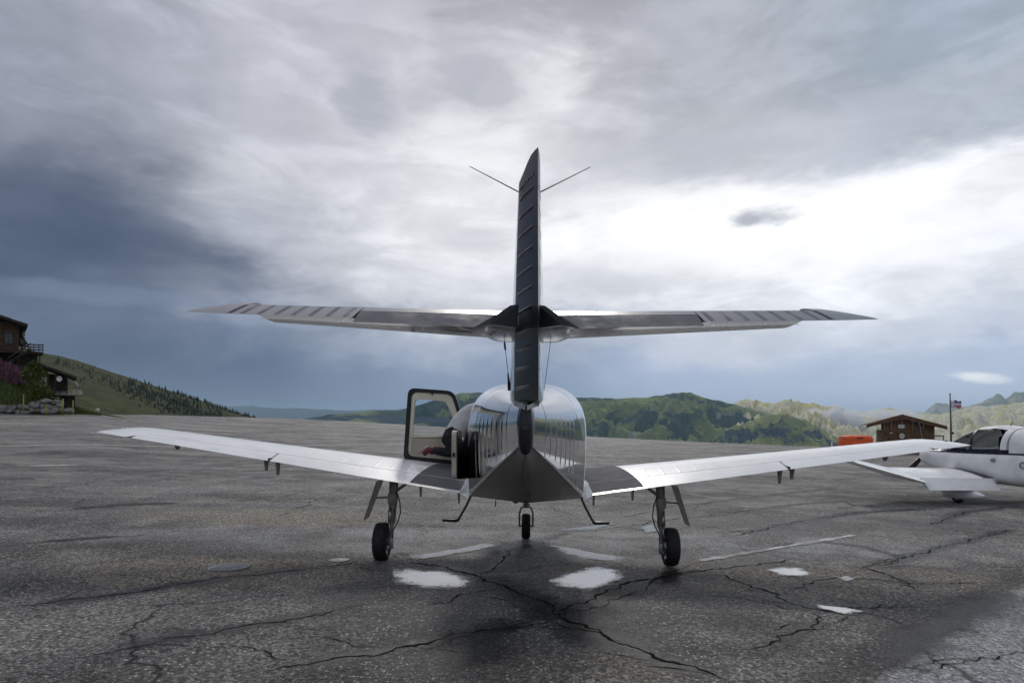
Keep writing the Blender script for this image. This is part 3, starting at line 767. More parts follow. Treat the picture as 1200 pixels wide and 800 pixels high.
# ---- main gear: trailing link
def wheel(cx, cz, r_, wd, parent, y=0.):
    tw = B(); hw = wd/2
    tw.lathe([(-hw*.72, r_*.60), (-hw*.95, r_*.70), (-hw, r_*.82), (-hw*.86, r_*.94), (-hw*.5, r_*.99), (0, r_), (hw*.5, r_*.99), (hw*.86, r_*.94), (hw, r_*.82), (hw*.95, r_*.70), (hw*.72, r_*.60)], (cx, y, cz), 'x', 36)
    ty = tw.build('tyre', M['tyre'], parent, True)
    rb = B(); rb.lathe([(-hw*.75, 0), (-hw*.75, r_*.2), (-hw*.5, r_*.3), (-hw*.5, r_*.52), (-hw*.8, r_*.62), (hw*.8, r_*.62), (hw*.5, r_*.52), (hw*.5, r_*.3), (hw*.75, r_*.2), (hw*.75, 0)], (cx, y, cz), 'x', 24)
    rb.build('rim', M['steel'], ty, auto=35)
    return ty
for s in (-1, 1):
    X = s*1.595; zt = w_z(1.6)-.02
    g = B(); g.tube([(X-s*.01, .14, zt+.06), (X, .13, .62)], [.056, .05], 14); g.box((X-.05, .05, .66), (X+.05, .19, .78), .012); g.tube([(X, .13, .66), (X+s*.01, .12, .46), (X+s*.01, .115, .40)], [.047, .05, .035], 12)
    leg = g.build('gear_leg', M['gear'], plane, auto=40)
    g = B(); g.prism([(X+s*.005-.022, .15, .44), (X+s*.005-.022, .05, .46), (X+s*.005-.022, -.05, .20), (X+s*.005-.022, .02, .17)], (.044, 0, 0)); g.tube([(X-.04, 0, .222), (X+s*.13, 0, .222)], .028, 10); g.build('trailing_link', M['gear'], leg, auto=40)
    g = B(); g.tube([(X, .02, .62), (X, -.03, .46)], .022, 10); g.tube([(X, -.03, .46), (X, -.045, .30)], .014, 8); g.build('shock_strut', M['steel'], leg, True)
    g = B(); g.lathe([(-.02, 0), (-.02, .085), (.012, .09), (.012, 0)], (X+s*.03, 0, .222), 'x', 20); g.box((X-s*.03-.022, -.10, .15), (X-s*.03+.022, -.03, .27), .01); g.build('brake', M['steel'], leg, auto=40)
    g = B(); g.tube([(X-s*.055, .08, .80), (X-s*.10, .05, .68), (X-s*.115, .02, .56), (X-s*.09, 0, .46), (X-s*.04, -.03, .36), (X-s*.04, -.05, .27)], .0075, 7); g.build('brake_hose', M['black'], leg, True)
    g = B(); g.tube([(X-s*.02, .12, .79), (X-s*.24, .16, w_z(1.35)+.02)], .018, 8); g.build('side_brace', M['gear'], leg, True)
    g = B(); dm = [(X+s*.14, -.10, zt-.02), (X+s*.14, .26, zt-.02), (X+s*.30, .20, .47), (X+s*.30, -.03, .47)]; g.prism(dm, (s*.012, 0, .004)); g.tube([(X+s*.03, .1, .73), (X+s*.20, .1, .72)], .01, 6)
    g.build('gear_door', M['belly'], plane)
    wheel(s*1.69, .2225, .2225, .16, leg)
# ---- nose gear
NY = 1.70
g = B(); g.tube([(0, NY+.05, .86), (0, NY+.02, .50)], .034, 12); g.tube([(0, NY+.02, .50), (0, NY+.02, .44)], .05, 12); ng = g.build('nose_leg', M['gear'], plane, auto=40)
g = B()
for s in (-1, 1): g.tube([(0, NY+.02, .47), (s*.075, NY+.02, .43), (s*.095, NY, .36), (s*.095, NY, .175)], .014, 8)
g.tube([(-.11, NY, .178), (.11, NY, .178)], .014, 8); g.build('nose_fork', M['gear'], ng, True)
wheel(0, .178, .178, .125, ng, NY)
g = B(); g.prism([(-.20, NY-.25, .80), (-.20, NY+.25, .80), (-.155, NY+.2, .62), (-.155, NY-.2, .62)], (.012, 0, 0)); g.build('nose_gear_door', M['belly'], plane); g = B(); g.prism([(.20, NY-.25, .80), (.20, NY+.25, .80), (.215, NY+.2, .66), (.215, NY-.2, .66)], (.012, 0, 0)); g.build('nose_gear_door', M['belly'], plane)
g = B(); g.tube([(-.13, 1.4, .82), (-.13, 1.32, .74), (-.14, 1.1, .60)], [.04, .04, .043], 14, False); g.build('exhaust_pipe', M['void'], plane, True)
g = B(); g.prism([(-.004, -1.5, .92), (-.004, -1.6, .92), (-.004, -1.62, .84), (-.004, -1.56, .84)], (.008, 0, 0)); g.build('belly_aerial', M['black'], plane)
g = B(); g.prism([(-.33, -.6, .80), (-.33, -.7, .80), (-.33, -.72, .74), (-.33, -.66, .74)], (.008, 0, 0)); g.build('belly_aerial', M['black'], plane)
# ---- cabin interior behind the open doorway
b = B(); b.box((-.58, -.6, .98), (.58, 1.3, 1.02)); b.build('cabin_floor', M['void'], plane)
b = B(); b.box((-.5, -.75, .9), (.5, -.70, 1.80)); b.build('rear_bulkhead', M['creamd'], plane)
for s in (-1, 1):
    b = B(); b.box((s*.29-.23, .35, 1.03), (s*.29+.23, .85, 1.16), .05); b.box((s*.29-.22, .22, 1.14), (s*.29+.22, .36, 1.72), .05); b.build('seat', M['seat'], plane, auto=50)
# ---- open cabin door, hinged at its front edge
door = empty('cabin_door'); door.parent = plane; door['label'] = 'open cabin door with cream lining, black seal and clear window'
DYD = 9.02
PM = Matrix.LocRotScale(plane.location, plane.rotation_euler, None); PI_ = PM.inverted()
def dp(px, py, y=DYD):
    q = PI_ @ P(px, py, y); q.y = y-AY; return q
def roundpoly(pts, r_, n=5):
    out = []; N_ = len(pts)
    for i in range(N_):
        p0, p1, p2 = Vector(pts[i-1]), Vector(pts[i]), Vector(pts[(i+1) % N_])
        a = p1+(p0-p1).normalized()*min(r_, (p0-p1).length*.45); c_ = p1+(p2-p1).normalized()*min(r_, (p2-p1).length*.45)
        for k in range(n+1):
            t = k/n; out.append(a*(1-t)**2+p1*2*t*(1-t)+c_*t*t)
    return out
outer = roundpoly([dp(478, 454), dp(532, 458), dp(541, 486), dp(544, 512), dp(541, 545), dp(472, 540)], .10)
seal = roundpoly([dp(481, 457), dp(530, 460.5), dp(538, 486), dp(541, 512), dp(538, 541.5), dp(475.5, 536)], .09)
trim = roundpoly([dp(482.5, 459), dp(529, 462), dp(536.5, 486), dp(539, 512), dp(536.5, 539.5), dp(477.5, 534)], .085)
win = roundpoly([dp(486, 467), dp(522, 470), dp(531, 489), dp(532, 510), dp(531, 511), dp(483, 509)], .05)
n_ = len(outer)
def frame(name, A, Bq, ya, yb, mat):
    """ring between outlines A and Bq, extruded from ya to yb along y"""
    vs = []; fs = []; n = len(A)
    for L_, yy in ((A, ya), (Bq, ya), (Bq, yb), (A, yb)): vs += [Vector((p.x, p.y+yy, p.z)) for p in L_]
    for i in range(n):
        j = (i+1) % n
        for q in range(4): fs.append((q*n+i, q*n+j, ((q+1) % 4)*n+j, ((q+1) % 4)*n+i))
    o = mk(name, vs, fs, mat, door)
    bm = bmesh.new(); bm.from_mesh(o.data); bmesh.ops.recalc_face_normals(bm, faces=bm.faces); bm.to_mesh(o.data); bm.free(); return o
frame('door_shell', outer, win, .03, .045, M['wing'])
frame('door_seal', outer, trim, -.022, .03, M['rubber'])
frame('door_trim', trim, win, -.012, .03, M['cream'])
b = B(); b.prism([Vector((p.x, p.y+.012, p.z)) for p in win], (0, .005, 0)); b.build('door_window', M['glass'], door)
pan = roundpoly([dp(482, 513), dp(534, 514), dp(533.5, 536), dp(481, 531.5)], .03)
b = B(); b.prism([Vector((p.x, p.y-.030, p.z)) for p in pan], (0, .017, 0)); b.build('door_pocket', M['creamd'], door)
b = B(); b.tube([dp(481.5, 511.0)+Vector((0, -.03, 0)), dp(532, 512)+Vector((0, -.03, 0))], .014, 8); b.build('arm_rest', M['cream'], door, True)
for px, py in ((506.5, 460.5), (476.8, 519), (511, 538.5)):
    q = dp(px, py); b = B(); b.box((q.x-.014, q.y-.035, q.z-.012), (q.x+.014, q.y-.012, q.z+.012), .004); b.tube([q+Vector((0, -.03, .012)), q+Vector((0, -.03, -.03))], .006, 6); b.build('latch', M['black'], door)
# ---- baggage door standing open on the left side
bd = empty('baggage_door'); bd.parent = plane; bd['label'] = 'open baggage door, cream edge, at the left fuselage side'
def bp(px, py, d): return PI_ @ P(px, py, d)
hh0, hh1 = bp(548.5, 505, 7.25), bp(548.5, 560, 7.25)
o0, o1 = bp(535, 504, 6.85), bp(535, 561, 6.85)
nrm_ = (o0-hh0).cross(o1-hh0).normalized()
if nrm_.x > 0: nrm_ = -nrm_
pl = roundpoly([hh0, o0, o1, hh1], .05)
b = B(); b.prism([p for p in pl], -nrm_*.012); b.build('panel', M['black'], bd)
b = B(); b.prism([p+nrm_*.002 for p in pl], nrm_*.05); b.build('lining', M['cream'], bd)
q = (o0+o1)/2+nrm_*.03; b = B(); b.box((q.x-.012, q.y-.02, q.z-.02), (q.x+.012, q.y+.004, q.z+.02), .003); b.build('latch', M['black'], bd)

# ------------------------------------------------------------------ the person climbing into the cabin
def skinned(name, joints, edges, root, parent=None):
    me = bpy.data.meshes.new(name); me.from_pydata([j[0] for j in joints], edges, [])
    o = bpy.data.objects.new(name, me); COL.objects.link(o)
    sk = o.modifiers.new('s', 'SKIN'); sk.use_smooth_shade = True
    ss = o.modifiers.new('d', 'SUBSURF'); ss.levels = 2; ss.render_levels = 2
    sv = me.skin_vertices[0].data
    for i, j in enumerate(joints):
        r_ = j[1]; sv[i].radius = (r_, r_) if isinstance(r_, (int, float)) else r_; sv[i].use_root = (i == root)
    dg = bpy.context.evaluated_depsgraph_get(); dg.update()
    me2 = bpy.data.meshes.new_from_object(o.evaluated_get(dg))
    COL.objects.unlink(o); bpy.data.objects.remove(o)
    o2 = bpy.data.objects.new(name, me2); COL.objects.link(o2)
    if parent: o2.parent = parent
    return o2
PY = .58
J = [((-.90, PY, 1.47), (.150, .155)),     # 0 pelvis
     ((-.78, PY+.02, 1.60), (.135, .165)),  # 1 waist
     ((-.62, PY+.04, 1.72), (.14, .18)),    # 2 chest
     ((-.47, PY+.05, 1.80), (.11, .15)),    # 3 upper chest
     ((-.36, PY+.06, 1.83), .058),          # 4 neck
     ((-.28, PY+.07, 1.845), .075),         # 5 head base
     ((-.17, PY+.08, 1.83), .098),          # 6 head
     ((-.09, PY+.085, 1.80), .07),          # 7 brow
     ((-.50, PY-.15, 1.76), .072),          # 8 near shoulder
     ((-.52, PY-.20, 1.52), .052),          # 9 near elbow
     ((-.30, PY-.16, 1.36), .036),          # 10 near wrist
     ((-.50, PY+.24, 1.76), .072), ((-.45, PY+.27, 1.52), .052), ((-.24, PY+.24, 1.36), .036),
     ((-.90, PY-.10, 1.44), .115),          # 14 near hip
     ((-.80, PY-.12, 1.27), .088),          # 15 near thigh
     ((-.74, PY-.12, 1.205), .068),         # 16 near knee
     ((-.96, PY-.11, 1.215), .056),         # 17 near calf
     ((-1.13, PY-.10, 1.235), .040),        # 18 near ankle
     ((-.90, PY+.14, 1.44), .115), ((-.76, PY+.15, 1.27), .088), ((-.70, PY+.15, 1.205), .068), ((-.92, PY+.15, 1.215), .056), ((-1.08, PY+.15, 1.235), .040)]
Ed = [(0, 1), (1, 2), (2, 3), (3, 4), (4, 5), (5, 6), (6, 7), (3, 8), (8, 9), (9, 10), (3, 11), (11, 12), (12, 13), (0, 14), (14, 15), (15, 16), (16, 17), (17, 18), (0, 19), (19, 20), (20, 21), (21, 22), (22, 23)]
J = [((p[0]-.07, p[1], p[2]+(.045 if i in (16, 17, 18, 21, 22, 23) else .0)), r_) for i, (p, r_) in enumerate(J)]
person = skinned('person', J, Ed, 0)
person.matrix_world = plane.matrix_world if False else Matrix.LocRotScale(plane.location, plane.rotation_euler, None)
tag(person, 'person in grey shirt and black trousers kneeling into the cabin doorway', 'person')
for k in ('shirt', 'pants', 'skinp'): person.data.materials.append(M[k])
seg_m = {}
for a, b_ in Ed: seg_m[(a, b_)] = 0 if max(a, b_) <= 3 or (a in (3, 8, 11) and b_ in (8, 11, 9, 12)) else (1 if max(a, b_) >= 14 else 2)
seg_m[(0, 1)] = 0
for p in person.data.polygons:
    c_ = p.center; best = None
    for (a, b_), mm in seg_m.items():
        A, Bv = Vector(J[a][0]), Vector(J[b_][0]); t = clamp((c_-A).dot(Bv-A)/(Bv-A).length_squared)
        d = (c_-A-(Bv-A)*t).length
        if best is None or d < best[0]: best = (d, mm, t, (a, b_))
    mm = best[1]
    if best[3] == (0, 1) and best[2] < .22: mm = 1
    p.material_index = mm
tx_ = bpy.data.textures.new('folds', 'CLOUDS'); tx_.noise_scale = .06
# hair cap, ears, shoes and hands
hd = Vector(J[6][0]); b = B(); b.lathe([(-.11+.02*i, .105*math.sqrt(max(0, 1-((-.11+.02*i)/.115)**2))) for i in range(9)], hd+Vector((-.012, 0, .018)), 'x', 18); b.build('hair', M['hair'], person, True)
for (ax, ay_, az_), nm in ((J[18][0], 0), (J[23][0], 1)):
    b = B(); pts = [(ax+.07, ay_, az_-.0), (ax+.02, ay_, az_+.003), (ax-.03, ay_, az_-.0), (ax-.06, ay_, az_-.022), (ax-.09, ay_, az_-.05)]
    b.tube(pts, [.034, .037, .038, .034, .028], 10); sh = b.build('shoe', M['shoe'], person, True)
    b = B(); b.tube([(ax-.02, ay_, az_+.046), (ax-.06, ay_, az_+.03), (ax-.10, ay_, az_-.005), (ax-.16, ay_, az_-.03)], [.014, .022, .026, .020], 8); b.build('sole', M['sole'], sh, True)
for wj, sg in ((10, -1), (13, 1)):
    W = Vector(J[wj][0]); HJ = [(tuple(W), .032), (tuple(W+Vector((.05, .0, -.035))), (.022, .036)), (tuple(W+Vector((.09, 0, -.06))), (.018, .036))]; HE = [(0, 1), (1, 2)]
    for k in range(4):
        f0 = len(HJ); off = (-.027+.018*k); ln = (.062, .072, .068, .052)[k]
        HJ.append((tuple(W+Vector((.115, off*1.1, -.075))), .010)); HJ.append((tuple(W+Vector((.115+ln*.5, off*1.25, -.085))), .009)); HJ.append((tuple(W+Vector((.115+ln*.85, off*1.3, -.11))), .007))
        HE += [(2, f0), (f0, f0+1), (f0+1, f0+2)]
    f0 = len(HJ); HJ += [(tuple(W+Vector((.06, -sg*.045, -.05))), .012), (tuple(W+Vector((.10, -sg*.065, -.07))), .010)]; HE += [(1, f0), (f0, f0+1)]
    h = skinned('hand', HJ, HE, 0, person); h.data.materials.append(M['skinp'])
# blue bottle left on the wing beside the doorway
b = B(); q = Vector((-.86, -.06, 0)); zt = wing_top(.86, .62, -1).z+.006
b.lathe([(0, 0), (0, .030), (.12, .032), (.155, .026), (.17, .012), (.20, .012), (.20, 0)], (0, 0, 0), 'z', 16)
bot = b.build('water_bottle', principled('blue_bottle_plastic', (.12, .32, .45), .25, coat=.3)[0], None, auto=40)
bot.matrix_world = Matrix.LocRotScale(plane.location, plane.rotation_euler, None) @ Matrix.Translation(wing_top(.84, .68, -1, .006))
tag(bot, 'small blue bottle standing on the wing walkway by the baggage door', 'bottle')

# ------------------------------------------------------------------ marks on the apron
def sheet(name, outline, mat, parent, lift):
    return mk(name, [Vector((p.x, p.y, G(p.x, p.y)+lift)) for p in outline], [tuple(range(len(outline)))], mat, parent)
M['crackm'] = grime('dirt_filled_crack', (.014, .013, .012), .95, 12, .4, spec=.02)
def ribbon(name, pix, width, mat, lift=.004, seed=0, wob=.035, fade=True):
    pts = [gp(*p) for p in pix]; fine = []
    for a, b_ in zip(pts, pts[1:]):
        n = max(2, int((b_-a).length/.045))
        for k in range(n): fine.append(a.lerp(b_, k/n))
    fine.append(pts[-1]); L = []; Rr = []
    N_ = len(fine)
    for i, p in enumerate(fine):
        t = (fine[min(i+1, N_-1)]-fine[max(i-1, 0)]).normalized(); nn = Vector((-t.y, t.x, 0))
        q = p+nn*wob*2.2*(noise.fractal(Vector((p.x*2.6, p.y*2.6, seed)), 1., 2., 4)+.5*noise.fractal(Vector((p.x*11, p.y*11, seed)), .6, 2., 3))
        wd = width*(.30+1.2*abs(noise.noise(Vector((p.x*4, p.y*4, seed+5))))+.35*noise.noise(Vector((p.x*17, p.y*17, seed))))
        if fade: wd *= min(1, (i+.3)/6, (N_-i-.7)/6)
        wd = max(wd, .0006)
        for s_, dst in ((1, L), (-1, Rr)):
            c_ = q+nn*s_*wd*(.5+.25*noise.noise(Vector((p.x*23, p.y*23, s_*7.))))
            dst.append(Vector((c_.x, c_.y, G(c_.x, c_.y)+lift)))
    vs = L+Rr; fs = [(i, i+1, N_+i+1, N_+i) for i in range(N_-1)]
    return mk(name, vs, fs, mat, apron)
CR = [([(0, 712), (100, 702), (200, 686), (280, 675), (370, 665), (435, 657)], .030),
      ([(80, 777), (165, 755), (240, 742), (300, 732), (355, 722), (400, 715), (442, 705)], .026),
      ([(280, 792), (350, 780), (400, 770), (450, 762), (505, 752), (550, 742), (600, 734), (655, 724)], .032),
      ([(470, 657), (520, 664), (560, 676), (600, 689), (630, 705), (655, 720), (675, 732), (725, 755), (775, 772), (825, 787), (870, 800)], .048),
      ([(655, 719), (675, 707), (715, 693), (750, 680), (810, 670), (850, 665), (930, 655)], .042),
      ([(660, 722), (725, 702), (765, 684), (790, 672)], .026),
      ([(835, 672), (880, 685), (915, 697), (925, 707), (960, 715), (1005, 722)], .034),
      ([(964, 716), (955, 730), (940, 740), (910, 752), (870, 762)], .028),
      ([(915, 696), (950, 682), (980, 677), (1025, 680), (1075, 685), (1150, 682)], .024),
      ([(1000, 662), (1035, 672), (1060, 680), (1075, 692)], .040),
      ([(1030, 662), (1060, 654), (1100, 642), (1140, 632), (1190, 619)], .034),
      ([(900, 640), (960, 634), (1010, 640), (1060, 654)], .022),
      ([(1040, 782), (1080, 785), (1100, 796)], .03),
      ([(560, 676), (585, 660), (600, 645), (640, 634)], .03),
      ([(690, 622), (760, 612), (860, 600), (940, 590), (1010, 586)], .034),
      ([(860, 627), (930, 612), (1010, 600), (1090, 596)], .034),
      ([(730, 606), (800, 592), (900, 580), (980, 572)], .04),
      ([(0, 640), (60, 634), (130, 629), (180, 626)], .03),
      ([(60, 600), (140, 592), (230, 588)], .04),
      ([(1090, 615), (1130, 600), (1200, 592)], .04)]
for i, (pp, wd) in enumerate(CR): ribbon('crack', pp, wd, M['crackm'], .004, i*3.1)
random.seed(31)
for i, (pp, wd) in enumerate(CR):                       # side branches
    for (ax_, ay_), (bx_, by_) in zip(pp, pp[1:]):
        if random.random() < .62:
            f = random.random(); x, y = lerp(ax_, bx_, f), lerp(ay_, by_, f); sgn = random.choice((-1, 1)); pts_ = [(x, y)]
            k_ = (y-YH)/200; hd = random.uniform(.3, 1.1)*sgn; dir_ = random.choice((1, -1))
            for q in range(random.randint(2, 4)):
                x += random.uniform(12, 34)*k_*dir_; y += hd*random.uniform(3, 9)*k_; pts_.append((x, max(y, 560)))
            ribbon('crack', pts_, wd*.5, M['crackm'], .0045, 80+i*1.7, .03)
# standing water: shallow sheets whose rim breaks up over the stones
def soft_mat(name, col, rough, spec, thr, n1, n2, a1, a2, alpha=1., bump=0., coat=0.):
    m_, t, b = principled(name, col, rough, spec=spec, coat=coat)
    o = t.node('ShaderNodeTexCoord').outputs['Object']; at = t.node('ShaderNodeAttribute'); at.attribute_name = 'depth'
    f = t.m('ADD', at.outputs['Fac'], t.m('ADD', t.m('MULTIPLY', t.m('SUBTRACT', t.noise(o, n1, 5, .6), .5), a1), t.m('MULTIPLY', t.m('SUBTRACT', t.noise(o, n2, 3, .6), .5), a2)))
    t.put(b.inputs['Alpha'], t.m('MULTIPLY', t.mr(f, thr[0], thr[1]), alpha))
    if bump:
        bn = t.node('ShaderNodeBump'); bn.inputs['Strength'].default_value = bump; bn.inputs['Distance'].default_value = .01
        t.put(bn.inputs['Height'], t.noise(o, 60, 3)); t.put(b.inputs['Normal'], bn.outputs[0])
    return m_
M['water'] = soft_mat('puddle_water', (.05, .05, .051), .06, .9, (.25, 1.0), 4.5, 34, 1.4, 1.2, 1., .22, 1.)
M['film'] = soft_mat('wet_film', (.07, .07, .072), .16, .8, (.40, .95), 4.0, 30, 1.6, 1.5, .7, .3, .6)
M['damp'] = soft_mat('damp_stain', (.022, .021, .020), .42, .5, (.25, 1.0), 2.2, 30, 1.4, .9, .6)
def attr(o, vals):
    at = o.data.attributes.new('depth', 'FLOAT', 'POINT'); at.data.foreach_set('value', vals)
def puddle(pix, seed, rag=.22):
    pts = [gp(*p) for p in pix]; cen = sum(pts, Vector())/len(pts); rim = []
    for i in range(len(pts)):
        a, c_ = pts[i], pts[(i+1) % len(pts)]
        for k in range(10):
            p = a.lerp(c_, k/10); f = 1.28+rag*noise.fractal(Vector((p.x*1.8, p.y*1.8, seed)), 1., 2., 3)
            rim.append(cen+(p-cen)*f)
    vs = []; fs = []; vals = []; n = len(rim); K = (1., .8, .6, .4, .2)
    for j, f in enumerate(K):
        for p in rim: q = cen+(p-cen)*f; vs.append(Vector((q.x, q.y, G(q.x, q.y)+.011))); vals.append((1-f)*1.9)
    vs.append(Vector((cen.x, cen.y, G(cen.x, cen.y)+.011))); vals.append(1.9)
    for j in range(len(K)-1):
        for i in range(n): fs.append((j*n+i, j*n+(i+1) % n, (j+1)*n+(i+1) % n, (j+1)*n+i))
    for i in range(n): fs.append(((len(K)-1)*n+i, (len(K)-1)*n+(i+1) % n, len(vs)-1))
    o = mk('puddle', vs, fs, M['film' if len(pix) in (4, 7) else 'water']); attr(o, vals); tag(o, kind='structure'); return o
for i, pp in enumerate([[(455, 670), (480, 667), (515, 669), (548, 676), (560, 683), (535, 689), (490, 689), (467, 681)],
                        [(638, 681), (662, 673), (698, 665), (728, 666), (737, 675), (716, 685), (690, 692), (655, 689)],
                        [(895, 668), (915, 664), (938, 666), (952, 672), (940, 677), (912, 675)],
                        [(466, 654), (520, 646), (575, 636), (592, 637), (570, 644), (520, 652), (490, 656)],
                        [(642, 638), (672, 643), (705, 650), (752, 655), (728, 660), (680, 655), (655, 648)],
                        [(980, 677), (992, 675), (1004, 679), (992, 682)], [(955, 709), (985, 712), (1012, 717), (990, 720), (962, 714)],
                        [(640, 622), (690, 617), (728, 612), (700, 622)], [(748, 618), (766, 614), (774, 622), (758, 626)]]): puddle(pp, i*4.7)
# damp grime spreading from the main cracks
def stain(pix, width, seed):
    pts = [gp(*p) for p in pix]; fine = []
    for a, b_ in zip(pts, pts[1:]):
        n = max(2, int((b_-a).length/.15))
        for k in range(n): fine.append(a.lerp(b_, k/n))
    fine.append(pts[-1]); N_ = len(fine); vs = []; vals = []; fs = []
    for i, p in enumerate(fine):
        t = (fine[min(i+1, N_-1)]-fine[max(i-1, 0)]).normalized(); nn = Vector((-t.y, t.x, 0)); e = min(1, i/3, (N_-1-i)/3)
        wd = width*(.7+.9*abs(noise.noise(Vector((p.x*.9, p.y*.9, seed)))))
        for k, f in enumerate((-1, -.5, 0, .5, 1)):
            u = p+nn*wd*f; vs.append(Vector((u.x, u.y, G(u.x, u.y)+.0022))); vals.append((1-abs(f))*e)
    for i in range(N_-1):
        for k in range(4): fs.append((i*5+k, i*5+k+1, (i+1)*5+k+1, (i+1)*5+k))
    o = mk('damp_stain', vs, fs, M['damp'], apron); attr(o, vals)
for i, (pp, wd) in enumerate(CR): stain(pp, .10+wd*6.5, i*7.7)
stain([(560, 670), (600, 690), (650, 715), (690, 740), (740, 780)], .75, 3.)
stain([(520, 800), (590, 735), (655, 718), (760, 682), (860, 668)], .7, 9.)
stain([(1195, 690), (1125, 724), (1070, 754), (1020, 796)], .5, 5.)
# drain cover and small cap
def disc(name, c_, r_, h, mat, parent=None, n=36):
    b = B(); b.lathe([(0, r_), (h, r_), (h, r_*.93), (h*.6, r_*.91), (h*.6, 0)], c_, 'z', n); return b.build(name, mat, parent, auto=40)
M['iron'] = grime('cast_iron', (.20, .20, .215), .4, 14, .4, .4, 50, metal=.5)
q = gp(268, 664.5); e = (gp(292, 664.5)-q).length
dr = disc('drain_cover', q+Vector((0, 0, .003)), e, .004, M['iron']); tag(dr, 'round grey drain cover set in the asphalt near the left main wheel', 'drain cover')
for k in range(-3, 4):
    b = B(); L_ = math.sqrt(max(.02, 1-(k/4.2)**2))*e*.8; b.box((q.x+k*e*.21-.012, q.y-L_, q.z+.004), (q.x+k*e*.21+.012, q.y+L_, q.z+.0085), .001); b.build('rib', M['iron'], dr)
q = gp(398, 656); dr2 = disc('survey_cap', q+Vector((0, 0, .003)), (gp(410, 656)-q).length, .005, M['iron'])
b = B(); b.lathe([(.004, 0), (.010, .012), (.004, .02)], q, 'z', 12); b.build('boss', M['steel'], dr2, True)
tag(dr2, 'small round metal cap in the asphalt, just left of the left main wheel', 'cap')
# worn paint
M['paint'], t_, b_ = principled('worn_white_paint', (.55, .55, .54), .7)
o_ = t_.node('ShaderNodeTexCoord').outputs['Object']
t_.put(b_.inputs['Base Color'], t_.mix(t_.mr(t_.noise(o_, 3, 6, .7), .42, .62), (.50, .50, .49), (.20, .198, .195)))
def band(name, pix0, pix1, wid, lift=.006, n=40, rag=0.):
    a, c_ = gp(*pix0), gp(*pix1); t = (c_-a).normalized(); nn = Vector((-t.y, t.x, 0)); L = []; Rr = []
    for k in range(n+1):
        p = a.lerp(c_, k/n); w_ = wid*(1+rag*noise.fractal(Vector((p.x*3, p.y*3, 1)), 1., 2., 4))
        for s_, dst in ((1, L), (-1, Rr)): u = p+nn*s_*w_/2; dst.append(Vector((u.x, u.y, G(u.x, u.y)+lift)))
    return mk(name, L+Rr, [(k, k+1, n+2+k, n+1+k) for k in range(n)], M['paint'], apron)
def wband(name, a, c_, wid, lift=.012, n=40):
    a, c_ = Vector(a), Vector(c_); t = (c_-a).normalized(); nn = Vector((-t.y, t.x, 0)); L = []; Rr = []
    for k in range(n+1):
        p = a.lerp(c_, k/n)
        for s_, dst in ((1, L), (-1, Rr)): u = p+nn*s_*wid/2; dst.append(Vector((u.x, u.y, G(u.x, u.y)+lift)))
    return mk(name, L+Rr, [(k, k+1, n+2+k, n+1+k) for k in range(n)], M['paint'], apron)
def ray_ground(px, py):
    lo, hi = 2., 120.
    for _ in range(50):
        md = (lo+hi)/2; p = P(px, py, md)
        if p.z > G(p.x, p.y): lo = md
        else: hi = md
    return P(px, py, lo)
la, lb = ray_ground(-60, 524), ray_ground(520, 520)
wband('painted_line', (la.x, la.y, 0), (lb.x, lb.y, 0), .42)
la, lb = ray_ground(35, 546), ray_ground(90, 545); wband('painted_line', (la.x, la.y, 0), (lb.x, lb.y, 0), .35)
band('painted_line', (820, 657), (1000, 627), .10, .006, 60, .9)

# ------------------------------------------------------------------ the second aircraft, at the right
M['w2'] = wetpaint('second_aircraft_white', (.86, .865, .87), .3, 0, .1, 50, .4)
M['navy'] = grime('navy_stripe_paint', (.012, .016, .03), .3, 6, .2)
H2 = R(10)
p2 = empty('parked_aircraft', (11.82, 15.6, G(11.82, 15.6)), (0, R(1.2), H2))
tag(p2, 'white fixed-gear aircraft with upturned wing tips parked at the right edge', 'aircraft')
F2 = [(-5.0, (.05, .98, .78)), (-3.2, (.20, 1.08, .62)), (-1.2, (.42, 1.24, .48)), (-.3, (.52, 1.32, .42)), (.6, (.56, 1.30, .44)), (1.7, (.55, 1.28, .52)), (2.3, (.48, 1.26, .64)), (2.8, (.38, 1.24, .80)), (2.95, (.26, 1.18, .90))]
def f2(y, a, grow=0.):
    hw, zt, zb = interp(y, F2); zm = (zt+zb)/2; n = 2/3.2
    cx, sz = math.cos(a), math.sin(a)
    return Vector((math.copysign(abs(cx)**n, cx)*(hw+grow), y, zm+math.copysign(abs(sz)**n, sz)*((zt-zb)/2+grow)))
yy2 = [-5+.25*i for i in range(32)]+[2.85, 2.95]
grid_obj('fuselage', [[f2(y, 2*math.pi*k/36) for k in range(36)] for y in yy2], M['w2'], p2, closed=True)
# stripe along the side, both sides, following the skin
for s in (-1, 1):
    r_ = []
    for y in yy2[2:]:
        a0 = math.asin(.45); r_.append([Vector((s*abs(q.x), q.y, q.z)) for q in (f2(y, lerp(.50, .66, k/4), .006) for k in range(5))])
    grid_obj('side_stripe', r_, M['navy'], p2)
